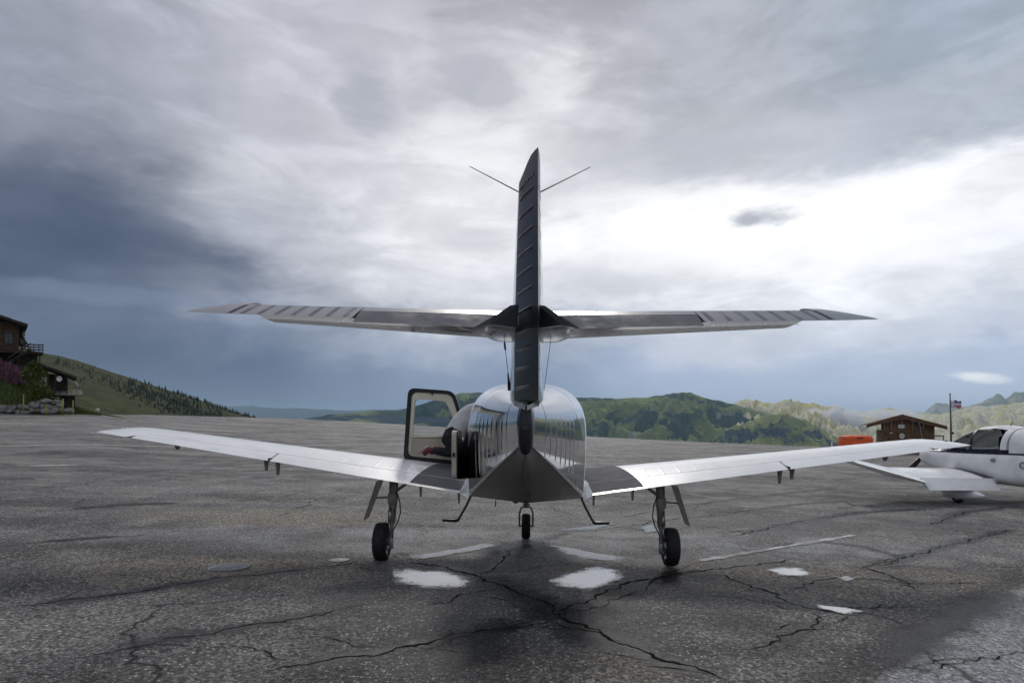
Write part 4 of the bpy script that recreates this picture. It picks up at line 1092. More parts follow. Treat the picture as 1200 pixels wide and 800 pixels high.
# canopy: glass house with frames
CAN = [(-1.1, (.34, 1.30)), (-.55, (.42, 1.60)), (-.1, (.48, 1.76)), (.5, (.51, 1.835)), (1.0, (.52, 1.80)), (1.4, (.52, 1.64)), (1.75, (.50, 1.45)), (2.05, (.46, 1.24))]
def can(y, u, g=0.):
    """u 0 sill (left) .. 1 sill (right)"""
    hw, zt = interp(y, CAN); zs = interp(y, F2)[1]-.02-.10; a = math.pi*(1-u); n = 2/2.9
    return Vector((math.copysign(abs(math.cos(a))**n, math.cos(a))*(hw+g), y, zs+abs(math.sin(a))**n*(zt-zs+g)))
cy = [-1.1+.07*i for i in range(46)]
M['canopy'], _t, _b = principled('canopy_perspex', (.30, .33, .34), .05, trans=1., ior=1.05, spec=.6)
canopy = grid_obj('canopy', [[can(y, k/28) for k in range(29)] for y in cy if y >= .02 and y <= 2.06], M['canopy'], p2)
grid_obj('rear_fairing', [[can(y, k/28) for k in range(29)] for y in cy if y <= .10], M['w2'], p2)
grid_obj('roof_panel', [[can(y, lerp(.31, .69, k/12), .008) for k in range(13)] for y in cy if 0 <= y <= 1.25], M['w2'], p2)
def arch(name, y, wd, mat, slant=0.):
    rr_ = []
    for k in range(29):
        u = k/28; yo = slant*abs(u-.5)*2
        rr_.append([can(y-wd/2+yo, u, .010), can(y+wd/2+yo, u, .010)])
    grid_obj(name, rr_, mat, p2)
arch('canopy_frame', 1.02, .08, M['black']); arch('canopy_frame', .06, .16, M['w2'], .10)
for s in (0, 1):
    rr_ = [[can(y, abs(s-.0), .012), can(y, abs(s-.015), .012)] for y in cy if 0 <= y <= 2.0]; grid_obj('canopy_sill', rr_, M['navy'], p2)
rr_ = [[can(lerp(1.25, 2.02, k/8), u, .010) for u in (.31, .335)] for k in range(9)]; grid_obj('windscreen_frame', rr_, M['w2'], p2)
# seats and panel seen through the glass
for s in (-1, 1):
    b = B(); b.box((s*.25-.2, .18, .9), (s*.25+.2, .34, 1.58), .05); b.build('seat', M['void'], p2, auto=50)
b = B(); b.box((-.46, 1.3, 1.0), (.46, 1.7, 1.27), .05); b.build('instrument_panel', M['black'], p2)
# wing: flat centre section, flaps down, upturned tapered outer panels
BX, TX, WZ = 2.52, 4.15, .48
def w2(x, c, up, s):
    if x <= BX: C, le_, z = 1.71, 1.72, WZ
    else:
        t = (x-BX)/(TX-BX); C = lerp(1.71, .95, t); le_ = lerp(1.72, 1.22, t); z = WZ+(x-BX)*.265
    th = .13 if x <= BX else lerp(.13, .10, (x-BX)/(TX-BX))
    return Vector((s*x, le_-c*C, z+af(c, th, up, .02)*C+(1-c)*C*.115))
cs_ = [(1-math.cos(math.pi*k/10))/2 for k in range(11)]
def wpart(name, xs, c0, c1, s, mat=None, post=None):
    loops = []
    for x in xs:
        cc = [lerp(c0, c1, q) for q in cs_]; lp = [w2(x, c, True, s) for c in reversed(cc)]+[w2(x, c, False, s) for c in cc]
        loops.append([post(q) for q in lp] if post else lp)
    nn = len(loops[0]); vs = [q for l in loops for q in l]
    fs = [(i*nn+k, i*nn+(k+1) % nn, (i+1)*nn+(k+1) % nn, (i+1)*nn+k) for i in range(len(xs)-1) for k in range(nn)]+[tuple(range(nn)), tuple((len(xs)-1)*nn+k for k in reversed(range(nn)))]
    o = mk(name, vs, fs, mat or M['w2'], p2, True); bm = bmesh.new(); bm.from_mesh(o.data); bmesh.ops.recalc_face_normals(bm, faces=bm.faces)
    for e in bm.edges:
        if len(e.link_faces) == 2 and e.calc_face_angle(0) > R(35): e.smooth = False
    bm.to_mesh(o.data); bm.free(); return o
for s in (-1, 1):
    wpart('wing_centre', [.3, .6, 1.2, 1.8, BX-.005], 0, .80, s)
    wpart('wing_outer', [BX, BX+.3, 3.3, 3.8, 4.05, 4.12, TX], 0, 1., s)
    def fl(q, s=s):
        hy, hz = 1.72-.80*1.71, WZ+.2*1.71*.115; u, v = q.y-hy, q.z-hz; a = R(26)
        return Vector((q.x, hy+u*math.cos(a)-v*math.sin(a), hz+u*math.sin(a)+v*math.cos(a)))
    wpart('flap', [.62, 1.2, 1.8, BX-.03], .805, 1., s, None, fl)
    rr_ = [[w2(lerp(.50, .78, k/3), c, True, s)+Vector((0, 0, .004)) for k in range(4)] for c in [lerp(.15, .79, i/8) for i in range(9)]]
    grid_obj('walkway', rr_, M['navy'], p2)
# wheel fairings, wheels, propeller, tail
def spat(x, y, L_, wd, z0, z1):
    rr_ = []
    for j in range(15):
        u = j/14; yy = y+L_*(.42-u); e = max(.03, math.sin(math.pi*min(1, u**.75))**.75); 
        rr_.append([Vector((x+wd/2*e*math.cos(a), yy, lerp(z0, z1, .5)+(z1-z0)/2*e*math.sin(a))) for a in [2*math.pi*k/16 for k in range(16)]])
    sp = grid_obj('wheel_fairing', rr_, M['w2'], p2, closed=True)
    b = B(); r_ = .165; b.lathe([(-.055, r_*.6), (-.06, r_*.8), (-.045, r_*.96), (0, r_), (.045, r_*.96), (.06, r_*.8), (.055, r_*.6)], (x, y+.02, r_), 'x', 24); b.build('tyre', M['tyre'], p2, True)
    b = B(); b.lathe([(-.05, 0), (-.05, r_*.6), (.05, r_*.6), (.05, 0)], (x, y+.02, r_), 'x', 16); b.build('rim', M['steel'], p2)
    b = B(); b.box((x-.03, y-.08, z1-.06), (x+.03, y+.1, .58), .012); b.build('gear_leg', M['w2'], p2, auto=40)
spat(-1.32, .50, 1.25, .24, .08, .38); spat(1.32, .50, 1.25, .24, .08, .38); spat(0, 2.25, .75, .2, .08, .34)
b = B(); b.lathe([(0, .15), (.12, .13), (.24, .05), (.27, 0)], (0, 2.95, 1.06), 'y', 18); b.build('spinner', M['navy'], p2, True)
for k in range(3):
    a = R(-14+120*k); rr_ = []
    for j in range(8):
        u = j/7; rad = lerp(.1, .90, u); ch = .08+.06*math.sin(math.pi*u); tw = R(lerp(50, 16, u))
        rr_.append([Vector((rad*math.sin(a)+(math.cos(q)*ch/2*math.cos(tw)-math.sin(q)*.012*math.sin(tw))*math.cos(a), 3.06+math.cos(q)*ch/2*math.sin(tw)+math.sin(q)*.012*math.cos(tw), 1.06+rad*math.cos(a)-(math.cos(q)*ch/2*math.cos(tw))*math.sin(a))) for q in [2*math.pi*i/8 for i in range(8)]])
    grid_obj('propeller_blade', rr_, M['black'], p2, closed=True)
b = B(); b.prism([(-.03, -4.1, .95), (-.03, -5.25, .95), (-.03, -5.4, 2.15), (-.03, -4.95, 2.15)], (.06, 0, 0)); b.build('fin', M['w2'], p2)
b = B(); b.prism([(-1.55, -4.55, .92), (1.55, -4.55, .92), (1.55, -5.25, .92), (-1.55, -5.25, .92)], (0, 0, .06)); b.build('tailplane', M['w2'], p2)
b = B(); b.tube([(0, .45, 1.83), (0, .40, 1.93)], [.012, .005], 6); b.build('roof_aerial', M['black'], p2)
b = B(); b.lathe([(-.03, 0), (-.03, .045), (.0, .05)], (-.565, .35, 1.02), 'x', 14); b.build('air_vent', M['steel'], p2, True)
# registration letter on the side
cu = bpy.data.curves.new('t', 'FONT'); cu.body = 'C'; cu.size = .22; cu.extrude = .002
to = bpy.data.objects.new('t', cu); COL.objects.link(to); dg = bpy.context.evaluated_depsgraph_get(); me = bpy.data.meshes.new_from_object(to.evaluated_get(dg)); bpy.data.objects.remove(to)
me.materials.append(M['navy']); lt = bpy.data.objects.new('registration_letter', me); COL.objects.link(lt); lt.parent = p2
lt.rotation_euler = (R(90), 0, R(-90)); lt.location = (-.545, -.30, .86)

# ------------------------------------------------------------------ wooden hut, orange tank, flag
M['wood'] = grime('dark_stained_boards', (.17, .095, .052), .75, 3, .5, .5, 14)
M['wood2'] = grime('door_boards', (.14, .078, .044), .75, 3, .5, .5, 14)
M['roofw'] = grime('weathered_roof_boards', (.12, .095, .07), .8, 3, .45, .6, 10)
M['white'] = grime('white_board', (.7, .7, .69), .6, 8, .2)
DH = 52.
def hx(px): return (px-600)/F*DH
hut = empty('wooden_hut', (hx(1061), DH, G(hx(1061), DH)), (0, 0, R(-22))); hut.scale = (.90, 1, 1); tag(hut, 'small dark brown wooden hut with gabled roof behind the right wing', 'hut')
hz0 = G(hx(1061), DH)
def hz(py): return HC-(py-YH)/F*DH-hz0
X0, X1 = hx(1033)-hx(1061), hx(1094)-hx(1061); zE = hz(503); zA = hz(489)
XA = hx(1056)-hx(1061)
nb = 15                                                   # front boards, one by one
for k in range(nb):
    xa, xb = lerp(X0, X1, k/nb), lerp(X0, X1, (k+1)/nb)-.012; xm = (xa+xb)/2
    top = lambda x: (lerp(zA, hz(499.5), (XA-x)/(XA-(hx(1015)-hx(1061)))) if x < XA else lerp(zA, hz(501.5), (x-XA)/((hx(1106)-hx(1061))-XA)))+.03
    y_ = .012*(k % 3)
    b = B(); b.prism([(xa, y_, 0), (xb, y_, 0), (xb, y_, top(xb)-.1), (xa, y_, top(xa)-.1)], (0, .05, 0)); b.build('plank', M['wood'], hut)
b = B(); b.box((X0+.01, .07, 0), (X1-.01, 3.2, zE-.06)); b.build('wall', M['wood'], hut)
for s, xe, ze, nm in ((-1, hx(1015)-hx(1061), hz(499.5), 0), (1, hx(1106)-hx(1061), hz(501.5), 1)):
    for k in range(6):                                    # roof boards laid in courses
        t0, t1 = k/6, (k+1)/6+.04
        a = Vector((lerp(XA, xe, t0), 0, lerp(zA, ze, t0)+.10+.0)); c_ = Vector((lerp(XA, xe, min(t1, 1)), 0, lerp(zA, ze, min(t1, 1))+.06))
        b = B(); b.prism([(a.x, -.55, a.z), (c_.x, -.55, c_.z+.03), (c_.x, 3.6, c_.z+.03), (a.x, 3.6, a.z)], (0, 0, .05)); b.build('roof_board', M['roofw'], hut)
    b = B(); b.prism([(XA, -.58, zA-.10), (xe, -.58, ze-.10), (xe, -.58, ze+.16), (XA, -.58, zA+.24)], (0, .05, 0)); b.build('barge_board', M['wood2'], hut)
dx0, dx1 = hx(1042)-hx(1061), hx(1078)-hx(1061)
b = B(); b.box((dx0, -.05, 0), (dx1, .0, hz(506.5)), .01); dr_ = b.build('door', M['wood2'], hut)
b = B(); b.lathe([(-.02, 0), (-.02, .20), (0, .20)], ((hx(1057)-hx(1061)), -.05, hz(510.6)), 'y', 20); rs = b.build('round_sign', M['white'], dr_)
b = B(); b.box((-.09, -.08, -.03), (.09, -.072, .03)); qd = b.build('mark', principled('sign_red', (.45, .08, .06), .6)[0], dr_); qd.location = ((hx(1057)-hx(1061)), 0, hz(510.6))
b = B(); b.box((hx(1052.5)-hx(1061), -.06, hz(501.5)), (hx(1060)-hx(1061), -.035, hz(497))); b.build('white_sign', M['white'], hut)
b = B(); b.box((hx(1043)-hx(1061), -.06, hz(507.6)), (hx(1046.5)-hx(1061), -.052, hz(506.6))); b.build('small_sign', M['white'], hut)
b = B(); b.box((X1, .2, hz(511)), (hx(1105)-hx(1061), 1.6, hz(509.8)), .01); b.box((hx(1104)-hx(1061), .3, 0), (hx(1105)-hx(1061), .4, hz(511))); b.build('side_lean_to', M['roofw'], hut)
# orange tank
DO = 44.; ox = (1008-600)/F*DO; oz = G(ox, DO)
tank = empty('orange_tank', (ox, DO, oz)); tag(tank, 'bright orange tank with rounded edges standing left of the wooden hut', 'tank')
M['orange'] = grime('orange_plastic', (.85, .13, .03), .5, 3, .3, .2, 12)
zt = HC-(510-YH)/F*DO-oz; hw = 17.2/F*DO
b = B(); b.box((-hw, 0, .18), (hw, 1.2, zt), .30); b.build('body', M['orange'], tank, auto=50)
b = B(); b.box((-hw*.90, -.02, zt*.80), (hw*.90, 1.22, zt*.84), .012); b.build('seam', M['orange'], tank)
b = B(); b.box((-.22, -.035, zt*.86), (.22, 0, zt*.90), .012); b.build('handle', M['black'], tank)
for s in (-1, 1):
    b = B(); b.box((s*hw*.8-.08, .05, 0), (s*hw*.8+.08, 1.15, .2), .02); b.build('skid', M['black'], tank)
# flag
DF = 60.; fx = (1114.6-600)/F*DF; fz0 = G(fx, DF)
fp = empty('flagpole', (fx, DF, fz0)); tag(fp, 'thin grey flagpole between the hut and the parked aircraft', 'flagpole')
zt = HC-(462-YH)/F*DF-fz0
b = B(); b.tube([(0, 0, 0), (-.02, 0, zt*.5), (-.10, 0, zt)], [.085, .07, .05], 10); b.build('pole', grime('grey_pole', (.10, .11, .13), .5, 4, .3), fp, True)
b = B(); b.lathe([(-.05, 0), (-.04, .07), (0, .085), (.05, .06), (.08, 0)], (-.10, 0, zt+.05), 'z', 12); b.build('finial', M['steel'], fp, True)
b = B(); b.box((-.0, -.12, zt*.30), (.18, -.02, zt*.34), .01); b.build('cleat_box', M['black'], fp)
M['flag'], t_, b_ = principled('flag_cloth', (.6, .6, .65), .8)
u_ = t_.xyz(t_.node('ShaderNodeTexCoord').outputs['Object'])
colr = t_.mix(t_.mr(u_[0], .30, .32), (.62, .62, .70), t_.mix(t_.mr(u_[2], -.44, -.42), (.50, .16, .22), t_.mix(t_.mr(u_[2], -.25, -.23), (.6, .6, .66), (.10, .12, .26))))
t_.put(b_.inputs['Base Color'], colr)
rr_ = [[Vector((i/12*.92, .10*math.sin(i*.8)*i/12, -j/6*.62-.10*(i/12)**2-.05*math.sin(i*.9))) for j in range(7)] for i in range(13)]
fl_ = grid_obj('flag', rr_, M['flag']); fl_.location = (fx-.03, DF, fz0+zt-.52); so = fl_.modifiers.new('s', 'SOLIDIFY'); so.thickness = .008
tag(fl_, 'small pale flag with blue and red flying from the thin flagpole', 'flag')

# ------------------------------------------------------------------ left: bank, chalets, wall, shrubs
M['bank'] = land('bank_grass', (.050, .078, .018), (.028, .048, .012), (.10, .085, .06), .5, (.68, .8), (.5, .6), .8)
bank_pts = [(-420, 380), (-200, 396), (-60, 408), (0, 419), (16, 424), (34, 440), (60, 459), (84, 472), (110, 481), (150, 490)]
bank = ridge('grass_bank', bank_pts, 68, .10, .35, 1.2, M['bank'], .06, .6, 90, 26, 12., 2.)
def edge_z(px, d): x = (px-600)/F*d; return x, G(x, d)
M['stone'] = grime('pale_boulder', (.26, .255, .24), .9, 2.5, .5, .8, 5)
wall = empty('stone_wall', P(35, 484, 61.6)); tag(wall, 'low wall of stacked pale boulders at the foot of the grass bank', 'wall')
random.seed(4)
ico = []
for v in range(6):
    bm = bmesh.new(); bmesh.ops.create_icosphere(bm, subdivisions=1, radius=1)
    for q in bm.verts: q.co = Vector([math.copysign(abs(k_)**.7, k_) for k_ in q.co])*(1+random.uniform(-.26, .2))
    me = bpy.data.meshes.new('stone'); bm.to_mesh(me); bm.free(); me.materials.append(M['stone']); ico.append(me)
for row_ in range(3):
    px = -8+row_*3
    while px < 76-row_*2:
        wpx = random.uniform(4.5, 11.5)
        top_ok = row_ < 2 or px > 30 or random.random() < .35
        if top_ok:
            q = P(px+wpx/2, 481.5-row_*5.2+random.uniform(-1.7, 1.7), 61.6+row_*.25)
            o = bpy.data.objects.new('stone', random.choice(ico)); COL.objects.link(o); o.parent = wall
            o.location = q-wall.location; k = wpx/F*61.6/2
            o.scale = (k*1.08, k*1.0, 3.2/F*61.6*random.uniform(.8, 1.35)); o.rotation_euler = (random.uniform(-.25, .25), random.uniform(-.3, .3), random.uniform(0, 6))
        px += wpx
# upper chalet, cut by the picture's left edge
DC = 70.
def cx(px, d=DC): return (px-600)/F*d
def cz(py, d=DC): return HC-(py-YH)/F*d
M['chalet'] = grime('orange_brown_boards', (.09, .046, .026), .75, 1.2, .5, .5, 5)
M['dwood'] = grime('old_dark_timber', (.045, .034, .026), .8, 1.5, .5, .5, 5)
ch = empty('chalet', (cx(-20), DC, cz(432)), (0, 0, R(37.9))); ch.scale = (.79, 1, 1); tag(ch, 'brown timber chalet with wide eaves on the bank at the left edge', 'chalet')
def L(px, py, y=0.): return Vector((cx(px)-ch.location.x, y, cz(py)-ch.location.z))
for k in range(9):
    py0, py1 = 412-k*4.1, 412-(k+1)*4.1+.35
    a, c_ = L(-130, py0), L(23.5, py1); b = B(); b.box((a.x, .0+.02*(k % 2), a.z), (c_.x, .25, c_.z)); b.build('plank', M['chalet'], ch)
a, c_ = L(-130, 446), L(22.5, 378); b = B(); b.box((a.x, .26, a.z), (c_.x, 8, c_.z)); b.build('wall', M['chalet'], ch)
a, c_ = L(-125, 446), L(14, 413); b = B(); b.box((a.x, .1, a.z), (c_.x, 7.5, c_.z)); b.build('plinth', M['dwood'], ch)
for k in range(4):
    t0, t1 = k/4, (k+1)/4+.03
    a0, a1 = L(lerp(-60, 33.5, t0), lerp(357, 381, t0)), L(lerp(-60, 33.5, min(1, t1)), lerp(357, 381, min(1, t1)))
    b = B(); b.prism([(a0.x, -1.3, a0.z), (a1.x, -1.3, a1.z+.05), (a1.x, 9, a1.z+.05), (a0.x, 9, a0.z)], (0, 0, .28)); b.build('roof_board', M['dwood'], ch)
a0, a1 = L(-155, 381), L(-60, 357); b = B(); b.prism([(a0.x, -1.3, a0.z), (a1.x, -1.3, a1.z), (a1.x, 9, a1.z), (a0.x, 9, a0.z)], (0, 0, .28)); b.build('roof_slope', M['dwood'], ch)
for px in (-40, -12, 6):
    a, c_ = L(px, 401), L(px+9, 388); b = B(); b.box((a.x, -.03, a.z), (c_.x, .05, c_.z)); wn = b.build('window', M['glassd'], ch)
    b = B()
    for (u0, v0, u1, v1) in ((px-.8, 401.8, px+9.8, 400.6), (px-.8, 388.4, px+9.8, 387.2)): q, r_ = L(u0, v0), L(u1, v1); b.box((q.x, -.06, q.z), (r_.x, -.032, r_.z))
    for u in (px-.8, px+4.1, px+8.9): q, r_ = L(u, 400.5), L(u+.9, 388.5); b.box((q.x, -.06, q.z), (r_.x, -.032, r_.z))
    b.build('frame', M['dwood'], wn)
a, c_ = L(-120, 413.4), L(52, 410.8); b = B(); b.box((a.x, -2.2, a.z), (c_.x, 0.2, c_.z)); b.build('deck', M['dwood'], ch)
for px in (26, 33, 40, 46, 51.2):
    a, c_ = L(px, 411), L(px+1.0, 402.4 if px < 50 else 400.5); b = B(); b.box((a.x, -2.2, a.z), (c_.x, -2.1, c_.z)); b.build('rail_post', M['dwood'], ch)
for py in (408.6, 405.6, 402.6):
    a, c_ = L(25, py+.7), L(52, py-.7); b = B(); b.box((a.x, -2.25, a.z), (c_.x, -2.2, c_.z)); b.build('rail', M['dwood'], ch)
for k in range(9):
    t = k/8; q = L(lerp(36, 10, t), lerp(411, 428, t)); b = B(); b.box((q.x-.28, -3.4, q.z-.05), (q.x+.05, -2.3, q.z+.03)); b.build('stair_tread', M['dwood'], ch)
for dzz in (0, 5.2):
    a, c_ = L(36, 409-dzz*1.0), L(8, 427.5-dzz*1.0); b = B(); b.prism([(a.x, -3.45, a.z), (c_.x, -3.45, c_.z), (c_.x, -3.45, c_.z+.16), (a.x, -3.45, a.z+.16)], (0, .08, 0)); b.build('stair_rail', M['dwood'], ch)
for px in (30, 40, 47):
    a, c_ = L(px, 436), L(px+1.6, 413); b = B(); b.box((a.x, -1.9, a.z), (c_.x, -1.75, c_.z)); b.build('deck_post', M['dwood'], ch)
a, c_ = L(20, 432), L(46, 413.5); b = B(); b.box((a.x, -.9, a.z), (c_.x, .1, c_.z)); b.build('lattice', M['dwood'], ch)
# lower shelter with two roofs
DS = 65.
sh = empty('shelter', (cx(72, DS), DS, cz(484, DS)), (0, 0, R(33.5))); sh.scale = (.834, 1, 1); tag(sh, 'dark open shelter with two stepped plank roofs behind the boulder wall', 'shelter')
def S(px, py, y=0.): return Vector((cx(px, DS)-sh.location.x, y, cz(py, DS)-sh.location.z))
for k in range(5):
    t0, t1 = k/5, (k+1)/5+.02; a0, a1 = S(lerp(44, 90, t0), lerp(429, 444.5, t0)), S(lerp(44, 90, min(1, t1)), lerp(429, 444.5, min(1, t1)))
    b = B(); b.prism([(a0.x, -1.2, a0.z), (a1.x, -1.2, a1.z+.03), (a1.x, 3, a1.z+.03), (a0.x, 3, a0.z)], (0, 0, .22)); b.build('roof_board', M['dwood'], sh)
M['grwood'] = grime('silvered_boards', (.13, .12, .105), .85, 1.5, .4, .5, 5)
for k in range(5):
    t0, t1 = k/5, (k+1)/5-.02; a0, a1 = S(lerp(64, 98, t0), 464), S(lerp(64, 98, t1), 464)
    b = B(); b.prism([(a0.x, -1.5, a0.z), (a1.x, -1.5, a1.z), (a1.x-.1, 1.6, a1.z+.62), (a0.x-.1, 1.6, a0.z+.62)], (0, 0, .10)); b.build('roof_board', M['grwood'], sh)
a, c_ = S(55, 464), S(79, 438); b = B(); b.box((a.x, .8, a.z), (c_.x, 2.6, c_.z)); b.build('upper_wall', M['dwood'], sh)
a, c_ = S(70, 486), S(88, 463); b = B(); b.box((a.x, -.3, a.z), (c_.x, 1.6, c_.z)); b.build('lower_wall', M['dwood'], sh)
for px in (56, 64, 78):
    a, c_ = S(px, 464), S(px+1.5, 440); b = B(); b.box((a.x, -.9, a.z), (c_.x, -.75, c_.z)); b.build('post', M['dwood'], sh)
b = B(); q = S(69.5, 444.5); b.lathe([(0, 0), (-.05, .12), (-.12, .2), (-.17, .26), (-.15, .27), (-.03, .12), (.02, 0)], (q.x, -.95, q.z), 'y', 16); b.build('satellite_dish', M['white'], sh, True)
# leaves, shrubs, flowers
def leafmat(name, col):
    m_, t, b = principled(name, col, .6, spec=.3); o = t.node('ShaderNodeNewGeometry').outputs['Random Per Island']
    t.put(b.inputs['Base Color'], t.mix(o, tuple(v*.6 for v in col), tuple(min(1, v*1.5) for v in col))); return m_
M['leaf'] = leafmat('shrub_leaf', (.075, .10, .02)); M['leafd'] = leafmat('conifer_needles', (.018, .034, .016)); M['pink'] = leafmat('pink_flower', (.12, .05, .075)); M['tuft'] = leafmat('grass_blade', (.075, .105, .024))
M['bark'] = grime('bark', (.06, .045, .035), .9, 4, .4, .6, 12)
def leaf(b, c_, s_):
    u = Vector((random.gauss(0, 1), random.gauss(0, 1), random.gauss(0, 1))).normalized(); v = u.orthogonal().normalized()
    v = Matrix.Rotation(random.uniform(0, 6.28), 3, u) @ v; w_ = u.cross(v)
    b.add([c_-v*s_, c_+w_*s_*.5, c_+v*s_, c_-w_*s_*.5], [(0, 1, 2, 3)])
def shrub(pc, lobes, n, size, label):
    r0 = empty('shrub', pc); b = B()
    for k in range(n):
        o_, rad = random.choice(lobes); q = Vector((random.gauss(0, 1), random.gauss(0, 1), random.gauss(0, 1))).normalized()*rad*random.uniform(.5, 1.08)
        leaf(b, Vector(o_)+q, size*random.uniform(.6, 1.3))
    b.build('crown', M['leaf'], r0); b = B()
    for o_, rad in lobes: b.tube([(0, 0, 0), (Vector(o_)*.6), Vector(o_)], [.06, .04, .02], 6)
    b.build('stem', M['bark'], r0, True); tag(r0, label, 'shrub')
shrub(P(41, 462, 63.5), [((0, 0, .9), .8), ((-.5, 0, 1.9), .75), ((.35, .1, 2.2), .7), ((-.1, 0, 2.7), .45)], 2200, .11, 'tall yellow-green shrub on the bank beside the dark shelter')
shrub(P(47, 474, 62.6), [((0, 0, .6), .75), ((.5, 0, 1.2), .6), ((-.4, 0, 1.0), .6)], 1500, .11, 'rounded green shrub just above the boulder wall')
def conifer(b, base, h, rad, n=9, tiers=5):
    for k in range(tiers):
        z0 = h*(.10+.8*k/tiers); z1 = z0+h*.32; r_ = rad*(1-k/tiers)*random.uniform(.85, 1.1)
        vs = [base+Vector((0, 0, min(z1, h)))]; a0 = random.uniform(0, 1)
        for i in range(n): a = 2*math.pi*(i/n)+a0; rr_ = r_*random.uniform(.7, 1.15); vs.append(base+Vector((rr_*math.cos(a), rr_*math.sin(a), z0-random.uniform(0, .06)*h)))
        b.add(vs, [(0, i+1, (i+1) % n+1) for i in range(n)])
r0 = empty('conifer_tree', P(25, 408, 74)); b = B(); conifer(b, Vector((0, 0, 0)), 3.0, .75, 11, 8); b.build('crown', M['leafd'], r0); b = B(); b.tube([(0, 0, -1), (0, 0, 2.6)], [.09, .02], 6); b.build('trunk', M['bark'], r0); tag(r0, 'young dark conifer beside the chalet deck', 'tree')
b = B()
for k in range(1500):
    px = random.uniform(-14, 33); py = lerp(421, 440, clamp((px+14)/47))+random.uniform(-3, 17)*(1-clamp((px-14)/22)*.55); q = P(px, py, 65.2+random.uniform(-.8, .8))
    hgt = random.uniform(.25, .6); b.add([q+Vector((-.05, 0, -.1)), q+Vector((.05, 0, -.1)), q+Vector((random.uniform(-.05, .05), random.uniform(-.1, .1), hgt))], [(0, 1, 2)])
tag(b.build('flower_patch', M['pink']), 'sloping patch of pink wild flowers below the chalet', 'flowers', kind='stuff')
b = B()
for k in range(5200):
    px = random.uniform(-30, 118); d = random.uniform(61.7, 66.2); x = cx(px, d)
    t = clamp((d-61.2)/(68-61.2)); crest = HC-(interp(px, bank_pts)-YH)/F*68; z = lerp(1.2, crest, t**.85)
    if z < G(x, 61.0)-.3: continue
    hgt = random.uniform(.15, .5); q = Vector((x, d, z)); b.add([q+Vector((-.05, 0, -.15)), q+Vector((.05, 0, -.15)), q+Vector((random.uniform(-.12, .12), random.uniform(-.1, .1), hgt))], [(0, 1, 2)])
tag(b.build('bank_grass', M['tuft']), 'rough grass covering the bank above the boulder wall', 'grass', kind='stuff')
# marker stakes
M['stake'] = grime('yellow_stake_paint', (.34, .34, .05), .6, 6, .3)
for px, py0, py1, lb_ in ((27.5, 462, 484, 'tall yellow marker stake in front of the boulders, leftmost'), (54.5, 474, 484, 'short yellow marker stake in the middle of the boulder wall'), (73.5, 467, 484, 'yellow marker stake at the right end of the boulders'), (85.5, 469, 483, 'yellow marker stake beside the shelter wall, rightmost')):
    q = P(px, py0, 61.0); b = B(); hgt = (py1-py0)/F*61.; b.tube([(0, 0, -.2), (.01, 0, hgt)], .045, 7); b.tube([(.01, 0, hgt*.86), (.01, 0, hgt*.94)], .05, 7)
    o = b.build('marker_stake', M['stake'], None, True); o.location = P(px, py1, 61.0); tag(o, lb_, 'stake', 'yellow stakes along the boulder wall')
q = P(114, 480.5, 70); b = B(); b.add(*(lambda m: ([v.co*.22 for v in m.vertices], [tuple(p.vertices) for p in m.polygons]))(ico[2])); o = b.build('white_boulder', M['white']); o.location = q; tag(o, 'small white boulder on the grass right of the shelter', 'boulder')
b = B(); a_, c_ = P(88, 446.5, 66), P(91.5, 452, 66); b.tube([a_-a_, c_-a_], .07, 6); o = b.build('white_pole', M['white']); o.location = a_; tag(o, 'short slanted white pole at the shelter roof edge', 'pole')
# far conifers on the hillside: a wood that reads as one mass
b = B(); random.seed(12)
def hill_pt(px, f):
    """f 0 foot .. 1 crest of the hillside"""
    d = lerp(620*(1-.78), 620, f); crest = HC-(interp(px, hill_pts)-YH)/F*620
    return Vector(((px-600)/F*d, d, lerp(-40, crest, f**.85)))
from mathutils.bvhtree import BVHTree
ho = bpy.data.objects['hillside']; bv = BVHTree.FromPolygons([v.co for v in ho.data.vertices], [tuple(p.vertices) for p in ho.data.polygons])
def drop(px, py):
    dr_ = P(px, py, 1)-P(600, 497, 0); h_ = bv.ray_cast(Vector((0, 0, HC)), dr_.normalized()); return h_[0]
cnt = 0
for k in range(1100):
    px = random.uniform(62, 260); line = 424+(px-62)*.355
    spread = lerp(3, 8, (px-62)/200)
    py = random.gauss(line, spread)
    if px < 150 and random.random() < .87: continue
    hit = drop(px, py)
    if hit is None: continue
    conifer(b, hit-Vector((0, 0, .3)), random.uniform(1.6, 3.9)*hit.y/420, random.uniform(.6, 1.1)*hit.y/420, 6, 3); cnt += 1
for px in [175, 178, 183, 186, 190, 194, 203, 205]+[random.uniform(206, 300) for _ in range(110)]:
    hit = drop(px, interp(px, hill_pts)+random.uniform(1.5, 3.5))
    if hit is not None: conifer(b, hit-Vector((0, 0, .5)), random.uniform(2.2, 5), random.uniform(.8, 1.5), 6, 3)
tag(b.build('conifer_wood', M['leafd']), 'belt of dark conifers running down the far grassy hillside', 'wood', kind='stuff')

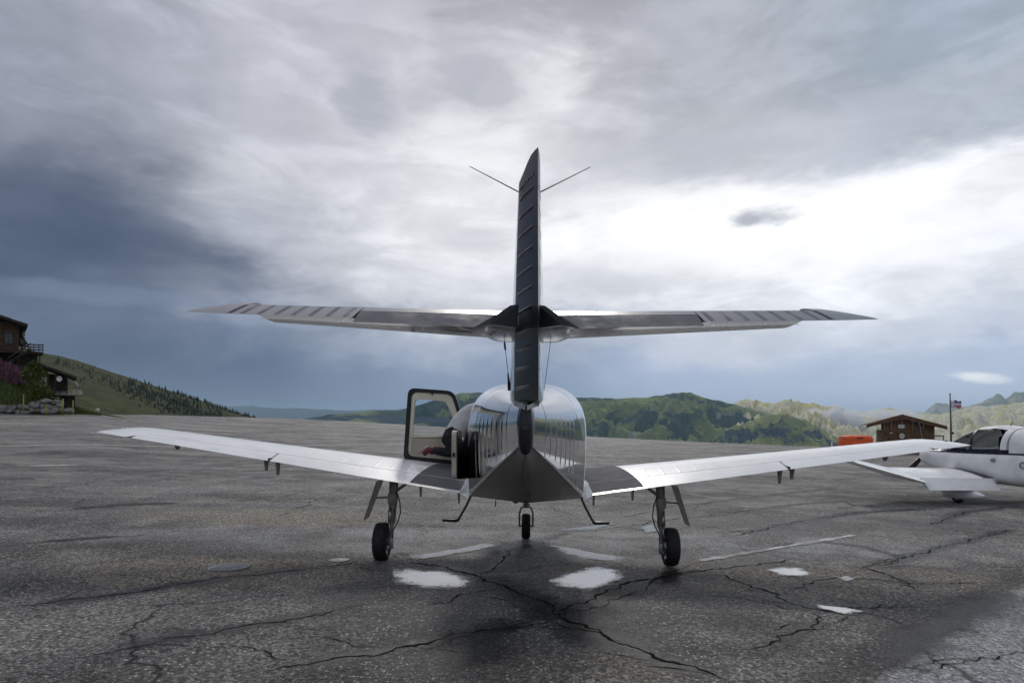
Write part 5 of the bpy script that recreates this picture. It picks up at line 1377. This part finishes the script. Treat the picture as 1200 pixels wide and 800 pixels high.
# ------------------------------------------------------------------ mist lying in the valley
def mist(px, py, d, rx, ry, rz, dens, seed):
    m_ = bpy.data.materials.new('valley_mist'); m_.use_nodes = True; t = NT(m_.node_tree); t.N.clear()
    o_ = t.node('ShaderNodeTexCoord').outputs['Object']; g_ = t.node('ShaderNodeTexCoord').outputs['Object']
    sphere = t.v('LENGTH', o_)
    n = t.noise(t.v('ADD', t.v('MULTIPLY', o_, (1.6, 1.6, 1.1)), (seed, 0, 0)), 1.8, 5, .6)
    f = t.mr(t.m('SUBTRACT', t.m('ADD', t.m('SUBTRACT', 1., sphere), t.m('MULTIPLY', t.m('SUBTRACT', n, .5), 2.4)), .12), .0, .5)
    f = t.m('MULTIPLY', f, t.mr(sphere, 1., .8))
    v = t.node('ShaderNodeVolumePrincipled'); v.inputs['Color'].default_value = (.97, .97, .98, 1); t.put(v.inputs['Density'], t.m('MULTIPLY', f, dens))
    out = t.node('ShaderNodeOutputMaterial'); t.L.new(v.outputs[0], out.inputs['Volume'])
    bm = bmesh.new(); bmesh.ops.create_icosphere(bm, subdivisions=3, radius=1.0); me = bpy.data.meshes.new('mist'); bm.to_mesh(me); bm.free(); me.materials.append(m_)
    o = bpy.data.objects.new('valley_mist', me); COL.objects.link(o); o.location = P(px, py, d); o.scale = (rx, ry, rz)
    return o
for (px, py, rx, rz, d, sd, lb_) in ((975, 497, 300, 150, 4700, 1., 'bank of white mist rising behind the orange tank'), (1040, 488, 420, 90, 6300, 4., 'thin veil of mist on the pale ridge behind the wooden hut')):
    o = mist(px, py, d, rx, 220, rz, .045 if sd < 2 else .012, sd); tag(o, lb_, 'mist', kind='stuff')

# ------------------------------------------------------------------ the air
hm = bpy.data.materials.new('haze_air'); hm.use_nodes = True; t_ = NT(hm.node_tree); t_.N.clear()
v = t_.node('ShaderNodeVolumePrincipled'); v.inputs['Color'].default_value = (.56, .77, 1.0, 1); v.inputs['Density'].default_value = 4.2e-5; v.inputs['Anisotropy'].default_value = .1
out = t_.node('ShaderNodeOutputMaterial'); t_.L.new(v.outputs[0], out.inputs['Volume'])
b = B(); b.box((-30000, -27000, -1200), (30000, 27000, 640)); hz_ = b.build('haze', hm); tag(hz_, 'pale blue haze filling the valley air', 'haze', kind='stuff')
